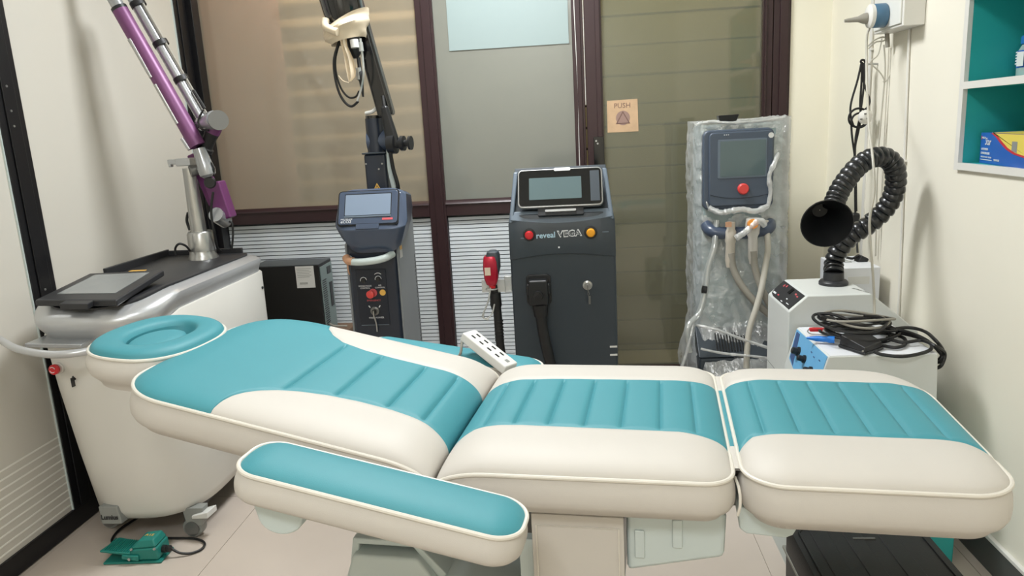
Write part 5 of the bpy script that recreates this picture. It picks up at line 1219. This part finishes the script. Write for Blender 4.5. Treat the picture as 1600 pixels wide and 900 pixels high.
for s_, t_ in ((0.10, 0.105), (0.05, 0.11), (0.13, 0.112)):
    MB().prism([(-0.007, -0.002), (0.007, -0.002), (0.007, 0.002), (-0.007, 0.002)], onpanel(s_, t_), (0, 1, 0), pu2, pn2 * 0.0005).build('panel_print', panel_n, pb_)
# black foot switch resting on the unit
fs_ = thing('black_foot_switch', 'black plastic foot switch lying at the front edge of the cautery unit', 'foot pedal', (0.8434,2.2399,0.6400))
def K(px, py, dz=0.0):
    return None
z0 = kz + 0.003
A1, A2, A3, A4 = Vector((0.7906,2.2843,0.6320)), Vector((0.8380,2.1884,0.6320)), Vector((0.9140,2.2465,0.6320)), Vector((0.8841,2.3898,0.6320))
def setz(p, z): return V(p.x, p.y, z)
MB().hexa([setz(A1, z0), setz(A2, z0), setz(A3, z0), setz(A4, z0), setz(A1, z0 + 0.008), setz(A2, z0 + 0.008), setz(A3, z0 + 0.008), setz(A4, z0 + 0.008)]).build('base', black_p, fs_, 0.003)
ctr_ = (A1 + A2 + A3 + A4) / 4
def sh(p, k): return ctr_ + (p - ctr_) * k
MB().hexa([setz(sh(A1, .94), z0 + 0.007), setz(sh(A2, .94), z0 + 0.007), setz(sh(A3, .94), z0 + 0.007), setz(sh(A4, .94), z0 + 0.007), setz(sh(A1, .88), z0 + 0.040), setz(sh(A2, .90), z0 + 0.022), setz(sh(A3, .88), z0 + 0.026), setz(sh(A4, .84), z0 + 0.044)]).build('pedal', mat('dull_black_plastic', (34, 34, 35), 0.45, bump=0.2), fs_, 0.003)
MB().lathe([(0.003, 0), (0.003, 0.002)], setz(sh(A2, .93), z0 + 0.014) + V(-0.008, -0.002, 0), (0, -1, 0), 8).build('rivet', chrome, fs_)
# coil of black and grey cables
co = thing('cable_coil', 'coiled black and grey cables heaped on the cautery unit', 'cable', (0.8710,2.3456,0.6600))
random.seed(5)
cc = Vector((0.8777,2.3752,0.6600))
m1 = MB(); m2 = MB()
for k in range(11):
    pts = []; rx = 0.098 + random.uniform(-0.018, 0.016); ry = 0.070 + random.uniform(-0.018, 0.012); ox = random.uniform(-0.008, 0.018); oy = random.uniform(-0.01, 0.01)
    zb = kz + 0.010 + k * 0.0065
    for j in range(16):
        a = 2 * math.pi * j / 16
        pts.append(V(cc.x + ox + rx * math.cos(a), cc.y + oy + ry * math.sin(a), zb + 0.006 * math.sin(a * 2 + k) - 0.006 * math.cos(a)))
    (m2 if k in (4, 8, 10) else m1).tube(pts, 0.0042 if k % 3 else 0.0036, 8, closed=True, sub=4)
m1.build('black_coil', rubber, co); m2.build('grey_coil', cable_g, co)
# a larger loop standing at the left and the tails running off to the right
MB().tube([(0.8361,2.3300,0.7074), (0.7947,2.3600,0.7198), (0.7515,2.3800,0.7160), (0.7377,2.3600,0.7067), (0.7468,2.3000,0.7015), (0.7854,2.2700,0.6921), (0.8450,2.2500,0.6858), (0.9089,2.2700,0.6885), (0.9510,2.3300,0.6976), (0.9448,2.3800,0.7014), (0.9012,2.3800,0.7049)], 0.0050, 8).build('black_loop', rubber, co)
for pts, r in (([(0.9146,2.2639,0.6410), (0.9468,2.2408,0.6410), (0.9855,2.2710,0.6410), (1.0099,2.3390,0.6410), (0.9840,2.3719,0.6450), (0.9343,2.3568,0.6550)], 0.0055),
               ([(0.8659,2.1956,0.6450), (0.8802,2.1753,0.6410), (0.9290,2.1526,0.6410), (0.9940,2.1783,0.6410), (1.0379,2.2162,0.6420), (1.0614,2.2812,0.6420), (1.0434,2.3365,0.6450), (1.0008,2.3751,0.6500)], 0.0055),
               ([(0.9793,2.3721,0.6600), (1.0450,2.3882,0.6600), (1.0760,2.3465,0.6580), (1.0685,2.2573,0.6550), (1.0950,2.2700,0.6240), (1.1003,2.2700,0.6012), (1.0885,2.2700,0.5809), V(1.095, 2.36, 0.56), V(1.090, 2.50, 0.44), V(1.09, 2.53, 0.30)], 0.0055),
               ([(0.9472,2.3142,0.6500), (0.9809,2.2787,0.6450), (1.0366,2.2773,0.6500), (1.0416,2.2059,0.6550), (1.0868,2.2400,0.6233), (1.0884,2.2400,0.5989), (1.0752,2.2400,0.5747), V(1.090, 2.35, 0.53), V(1.090, 2.52, 0.42), V(1.10, 2.53, 0.25)], 0.0055),
               ([(0.9621,2.3790,0.6650), (1.0173,2.3455,0.6600), (1.0440,2.2735,0.6550), (1.0985,2.3000,0.6084), (1.1059,2.3000,0.5832), V(1.10, 2.42, 0.50), V(1.11, 2.53, 0.40), V(1.11, 2.53, 0.28)], 0.0055)):
    MB().tube(pts, r, 8).build('loose_end', rubber, co)
MB().box((0.7794,2.3600,0.7054), (0.055, 0.03, 0.016), Matrix.Rotation(0.25, 3, 'Y')).build('cable_plug', black_p, co, 0.004)
# red clip and blue handle
rc_ = thing('red_clip', 'small red plastic clip with a wire loop on the cautery unit', 'clip', (0.7667,2.4226,0.6500))
MB().box((0.7675,2.4125,0.6550), (0.050, 0.018, 0.012), Matrix.Rotation(-0.15, 3, 'Z')).build('clip_body', red_p, rc_, 0.004)
MB().tube([(0.7905,2.4337,0.6550), (0.7607,2.4369,0.6550), (0.7387,2.4178,0.6500), (0.7414,2.3860,0.6480), (0.7821,2.3743,0.6480)], 0.0018, 6).build('wire', chrome, rc_)
MB().cyl((0.7782,2.3881,0.6550), (0.7952,2.3787,0.6550), 0.009, n=12).build('clear_cap', clear_t, rc_)
bh = thing('blue_handpiece', 'bright blue plastic hand grip lying on the cautery unit', 'handpiece', (0.7739,2.3484,0.6450))
pA, pB = Vector((0.7129,2.3441,0.6480)), Vector((0.7904,2.3148,0.6480))
MB().lathe([(0.003, 0), (0.006, 0.015), (0.009, 0.03), (0.009, 0.06), (0.011, 0.066), (0.011, (pB - pA).length)], pA, pB - pA, 14).build('grip', blue_h, bh)

# ------------------------------------------------------------------ black case on the floor
ck = thing('black_case', 'black hard case with ribbed lid on the floor under the foot of the bed', 'case', (0.69, 1.66, 0))
z1 = 0.284
MB().loft([[V(x, y, z) for x, y in rrect(w_, d_, 0.03, cx=0.692, cy=1.675)] for z, w_, d_ in ((0.0, 0.33, 0.30), (0.02, 0.345, 0.325), (0.215, 0.35, 0.33))]).build('case_bottom', case_m, ck)
MB().loft([[V(x, y, z) for x, y in rrect(w_, d_, 0.035, cx=0.692, cy=1.675)] for z, w_, d_ in ((0.222, 0.352, 0.332), (0.266, 0.352, 0.332), (z1, 0.335, 0.315))]).build('lid', case_m, ck)
B('rim', case_e, ck, 0.692 - 0.1785, 0.692 + 0.1785, 1.675 - 0.163, 1.675 + 0.163, 0.214, 0.223, 0.002)
for x in (0.570, 0.650, 0.735): B('lid_rib', case_m, ck, x, x + 0.045, 1.530, 1.820, z1 - 0.003, z1 + 0.002, 0.003)
MB().box((0.6947,1.7641,0.2850), (0.055, 0.006, 0.006)).build('lid_catch', gun, ck, 0.001)
MB().tube([V(x, y, z1 + 0.001) for x, y in rrect(0.30, 0.28, 0.03, cx=0.692, cy=1.675)], 0.003, 6, closed=True, sm=False).build('lid_bead', case_m, ck)

# ------------------------------------------------------------------ shelf contents
gb = thing('glove_box', 'blue, red and yellow box of examination gloves on the lower shelf', 'box', (1.235, 2.25, 1.176), 0)
g0 = V(1.222, 2.392, 1.1765); gd = V(-0.045, -0.30, 0); gL = 0.33; gd.normalize(); gn = V(-gd.y * -1, 0, 0)
gn = V(gd.y, -gd.x, 0).normalized()     # pointing out of the shelf
if gn.x > 0: gn = -gn
gh = 0.090; gdep = 0.11
def gp(s_, t_, o_=0.0): return g0 + gd * s_ + V(0, 0, t_) + gn * o_
MB().hexa([gp(0, 0), gp(gL, 0), gp(gL, 0, -gdep), gp(0, 0, -gdep), gp(0, gh), gp(gL, gh), gp(gL, gh, -gdep), gp(0, gh, -gdep)]).build('carton', sky_r, gb, 0.001)
def decal(poly, m_, o_, nm): return MB().prism(poly, gp(0, 0, 0.0004 + o_), gd, (0, 0, 1), gn * 0.0004).build(nm, m_, gb)
cur = [(0.085, 0.090), (0.12, 0.080), (0.16, 0.062), (0.20, 0.047), (0.25, 0.036), (0.33, 0.028)]
decal([(0.33, 0.0895), (0.078, 0.0895)] + [(x - 0.006, z) for x, z in cur], glove_r, 0.0, 'red_band')
decal([(0.33, 0.0893), (0.098, 0.0893)] + [(x + 0.010, z + 0.004) for x, z in cur], glove_y, 0.0006, 'yellow_field')
MB().hexa([gp(0.085, gh + 0.0008), gp(gL, gh + 0.0008), gp(gL, gh + 0.0008, -gdep), gp(0.085, gh + 0.0008, -gdep), gp(0.085, gh + 0.0016), gp(gL, gh + 0.0016), gp(gL, gh + 0.0016, -gdep), gp(0.085, gh + 0.0016, -gdep)]).build('yellow_top', glove_y, gb)
for body, s_, x, z, sh_, sq in (('MEDI', 0.008, 0.028, 0.075, 0, 1.6), ('Star', 0.030, 0.062, 0.064, 0.25, 0.9), ('LATEX POWDERED', 0.0095, 0.040, 0.042, 0, 0.62), ('EXAMINATION GLOVES', 0.0095, 0.047, 0.030, 0, 0.66), ('PROTECTION . SAFETY . COMFORT', 0.006, 0.055, 0.019, 0, 0.86), ('MEDIUM SIZE', 0.008, 0.135, 0.013, 0, 0.85)):
    text(body, s_, gp(x, z, 0.0012), gd, (0, 0, 1), white_ink, gb, squash=sq, shear=sh_)
decal([(0.010, 0.0105), (0.100, 0.0105), (0.100, 0.0125), (0.010, 0.0125)], white_ink, 0.0004, 'white_line')
decal([(0.008, 0.070), (0.013, 0.070), (0.013, 0.081), (0.008, 0.081)], glove_r, 0.0004, 'red_mark')
decal([(0.235, 0.045), (0.27, 0.040), (0.27, 0.070), (0.235, 0.070)], caster_g, 0.001, 'grey_mark')
jr = thing('lidded_jar', 'clear jar with blue lid and blue label on the upper shelf', 'jar', (1.335, 2.33, 1.417))
jx, jy, jz = 1.325, 2.330, 1.4175
MB().lathe([(0.044, 0.0), (0.047, 0.006), (0.047, 0.075), (0.040, 0.088), (0.036, 0.095)], (jx, jy, jz), (0, 0, 1), 32).build('glass', jar_m, jr)
MB().lathe([(0.041, 0.001), (0.044, 0.006), (0.044, 0.035)], (jx, jy, jz), (0, 0, 1), 28).build('contents', label_w, jr)
jl = MB().lathe([(0.0478, 0.030), (0.0478, 0.078)], (jx, jy, jz), (0, 0, 1), 32, cap=False).build('label', sky_r, jr)
MB().lathe([(0.040, 0.096), (0.041, 0.100), (0.041, 0.116), (0.038, 0.119)], (jx, jy, jz), (0, 0, 1), 32).build('lid', mat('blue_lid', (32, 104, 170), 0.4), jr)
for k in range(5):
    MB().prism([(-0.012, -0.002), (0.012, -0.002), (0.012, 0.002), (-0.012, 0.002)], (jx - 0.0455, jy + 0.016, jz + 0.042 + k * 0.008), (0.33, 0.94, 0), (0, 0, 1), (-0.001, 0, 0)).build('label_line', white_ink, jl)
MB().prism([(-0.012, -0.020), (0.012, -0.020), (0.012, 0.020), (-0.012, 0.020)], (jx - 0.049, jy - 0.010, jz + 0.054), (-0.2, 0.98, 0), (0, 0, 1), (-0.001, 0, 0)).build('label_patch', label_w, jl)

# ------------------------------------------------------------------ wall sockets and cables on the right wall
sx = thing('wall_socket_box', 'white surface mounted socket box high on the right wall', 'socket', (XR, 2.83, 1.62))
B('box', trim_w, sx, XR - 0.072, XR, 2.715, 2.965, 1.622, 1.80, 0.004)
B('face_plate', mat('white_gloss_plastic', (228, 228, 222), 0.25), sx, XR - 0.078, XR - 0.072, 2.725, 2.955, 1.632, 1.79, 0.002)
pa_ = thing('plug_adapter', 'steel blue and white multi plug adapter in the wall socket', 'adapter', (XR - 0.10, 2.87, 1.68))
ac = Vector((1.1483,2.8600,1.6756))
MB().lathe([(0.038, 0.0), (0.041, 0.004), (0.041, 0.040), (0.038, 0.044)], (XR - 0.0785, 2.85, ac.z), (-1, 0, 0), 24).build('blue_body', adapter_b, pa_)
MB().lathe([(0.040, 0.044), (0.040, 0.056), (0.030, 0.062)], (XR - 0.0785, 2.85, ac.z), (-1, 0, 0), 24).build('white_face', trim_w, pa_)
pg = thing('grey_plug', 'tapered grey plug and cable in the blue adapter', 'plug', (XR - 0.14, 2.85, 1.68))
MB().lathe([(0.019, 0), (0.018, 0.012), (0.010, 0.030), (0.0075, 0.060), (0.0055, 0.075)], (XR - 0.141, 2.85, ac.z - 0.006), (-1, 0.05, -0.05), 14).build('plug_body', cable_g, pg)
MB().tube([(XR - 0.215, 2.853, ac.z - 0.010), (1.0626,2.8800,1.6644), (1.0539,2.8800,1.6147), (1.0479,2.8600,1.5359), (1.0332,2.8000,1.4226), (0.9788,2.6200,1.2925), (0.9507,2.5000,1.1931), (0.9443,2.4600,1.0939), (0.9306,2.4500,1.0133), (0.9365,2.4500,0.9298), (0.9496,2.4500,0.8235), (0.9580,2.4500,0.7329), (0.9483,2.4200,0.6974)], 0.0040, 8).build('cable', cable_w, pg)
MB().tube([(1.0959,2.9000,1.6803), (1.1053,2.9000,1.7124), (1.1175,2.9000,1.7765)], 0.0035, 8).build('upper_cable', cable_g, pg)
wp = thing('white_plug', 'clear white plug hanging below the socket box with thin looped wires', 'plug', (XR - 0.07, 2.93, 1.60))
wq = Vector((1.1479,2.9500,1.6549))
MB().hexa([wq + V(x, y, z) for x, y, z in ((-0.012, -0.02, -0.026), (0.012, -0.02, -0.026), (0.012, 0.02, -0.026), (-0.012, 0.02, -0.026), (-0.022, -0.02, 0.028), (0.016, -0.02, 0.028), (0.016, 0.02, 0.028), (-0.022, 0.02, 0.028))]).build('plug_body', clear_t, wp, 0.004)
MB().cyl((1.1495,2.9500,1.6234), (1.1544,2.9500,1.5736), 0.008, n=12).build('plug_boot', cable_g, wp)
for k, (pts, r, mt_) in enumerate((
    ([(1.1438,2.9800,1.6092), (1.1329,2.9800,1.5527), (1.1086,2.9800,1.5312), (1.1116,2.9800,1.5172), (1.1406,2.9800,1.4900), (1.1582,2.9800,1.4612), (1.1564,2.9800,1.4520)], 0.0026, cable_w),
    ([(1.1833,2.9800,1.5953), (1.1950,2.9800,1.5490), (1.1906,2.9800,1.5033), (1.1699,2.9800,1.4582), (1.1564,2.9800,1.4520)], 0.0026, cable_w),
    ([(1.0836,2.9500,1.5825), (1.1054,2.9500,1.6015), (1.1321,2.9500,1.6111), (1.1459,2.9500,1.6057), (1.1373,2.9500,1.5972), (1.1103,2.9500,1.5944), (1.0863,2.9500,1.5733)], 0.0028, cable_w),
    ([(1.1596,3.0000,1.5875), (1.1690,3.0000,1.4944), (1.1656,3.0000,1.3772), (1.1599,3.0000,1.2095), (1.1612,3.0000,1.0372), (1.1688,3.0000,0.7831)], 0.0032, cable_w),
    ([(1.1777,2.9800,1.5729), (1.1809,2.9800,1.4691), (1.1778,2.9800,1.3049), (1.1735,2.9800,1.1610), (1.1764,2.9800,0.9636), (1.1831,2.9800,0.7345)], 0.0022, cable_w))):
    MB().tube(pts, r, 8).build('wire', mt_, wp)
# conduits fixed to the wall
def onwall(pts): return pts
for i_, (y0, y1) in enumerate(((2.815, 2.77),)):
    cd = MB().tube([(XR - 0.006, 2.822, 1.62), (XR - 0.006, 2.800, 1.17), (XR - 0.006, 2.775, 0.58), (XR - 0.006, 2.770, 0.11)], 0.0045, 8).build('wall_conduit', trim_w)
    tag(cd, 'thin white conduit running straight down the wall from the socket box', 'conduit')
    for z in (1.165, 0.58):
        MB().box((XR - 0.006, 2.80 if z > 1 else 2.775, z), (0.014, 0.022, 0.008)).build('conduit_clip', trim_w, cd, 0.001)
c2_ = MB().tube([(XR - 0.004, 3.15, 1.95), (XR - 0.004, 3.155, 1.55), (XR - 0.004, 3.16, 1.30)], 0.0032, 8).build('corner_wire', cable_w); tag(c2_, 'thin white wire down the wall corner beside the socket box', 'cable')
MB().box((XR - 0.006, 3.155, 1.585), (0.012, 0.018, 0.008)).build('wire_clip', trim_w, c2_, 0.001)
# black looped cable with white plug hanging from a nail
bk = thing('hanging_black_cable', 'black cable looped over a wall hook with white three pin plug', 'cable', (1.15, 3.1, 1.5))
MB().cyl((XR + 0.0, 3.10, 1.525), (XR - 0.035, 3.10, 1.527), 0.004, n=8).build('hook', chrome, bk)
for pts in ([(1.1175,3.1000,1.5335), (1.1059,3.1000,1.4690), (1.0853,3.1000,1.3847), (1.0849,3.1000,1.3355), (1.0963,3.1000,1.2976)],
            [(1.1235,3.0900,1.5323), (1.1270,3.0900,1.4551), (1.1212,3.0900,1.3702), (1.1161,3.0900,1.3213), (1.1047,3.0900,1.2474), (1.1060,3.0900,1.1595), (1.1116,3.0900,1.0317), (1.1191,3.0900,0.9146), (1.1178,3.0500,0.7895)],
            [(1.1259,3.1100,1.5338), (1.1313,3.1100,1.4681), (1.1445,3.1000,1.4181), (1.1520,3.0900,1.3856), (1.1434,3.0900,1.3616), (1.1317,3.0900,1.3524)],
            [(1.1198,3.1000,1.5357), (1.1210,3.1000,1.4560), (1.1194,3.1000,1.3828), (1.1227,3.1000,1.3086), (1.1094,3.1000,1.2220), (1.1066,3.1000,1.1717)],
            [(1.0844,3.0900,1.3230), (1.0894,3.0900,1.2607), (1.1025,3.0900,1.1849), (1.1096,3.0900,1.1340), (1.1199,3.0900,0.9537)],
            [(1.1150,3.1000,1.5360), (1.1135,3.0900,1.5425), (1.1231,3.0900,1.5419), (1.1283,3.0900,1.5320)]):
    MB().tube(pts, 0.0042, 8).build('cable', rubber, bk)
MB().tube([Vector((1.1075,3.0800,1.3241)) + V(0.036 * math.cos(a), 0, 0.036 * math.sin(a)) for a in [k * math.pi / 8 for k in range(16)]], 0.0042, 8, closed=True).tube([Vector((1.1092,3.0700,1.3141)) + V(0.030 * math.cos(a), 0, 0.028 * math.sin(a)) for a in [k * math.pi / 8 for k in range(16)]], 0.0040, 8, closed=True).build('coil', rubber, bk)
pg2 = MB().lathe([(0.026, 0), (0.028, 0.012), (0.020, 0.022), (0.010, 0.026)], (1.1219,3.0600,1.3255), (0.2, -1, 0), 18).build('white_plug', trim_w, bk, label='white three pin plug')
for ox, oz in ((0.004, 0.012), (-0.010, -0.008), (0.013, -0.006)):
    MB().box(Vector((1.1128,3.0350,1.3257)) + V(ox, 0, oz), (0.008, 0.004, 0.006)).build('pin', gun, pg2)
MB().box((1.1127,3.0800,0.9240), (0.034, 0.03, 0.050)).build('inline_switch', black_p, bk, 0.01)
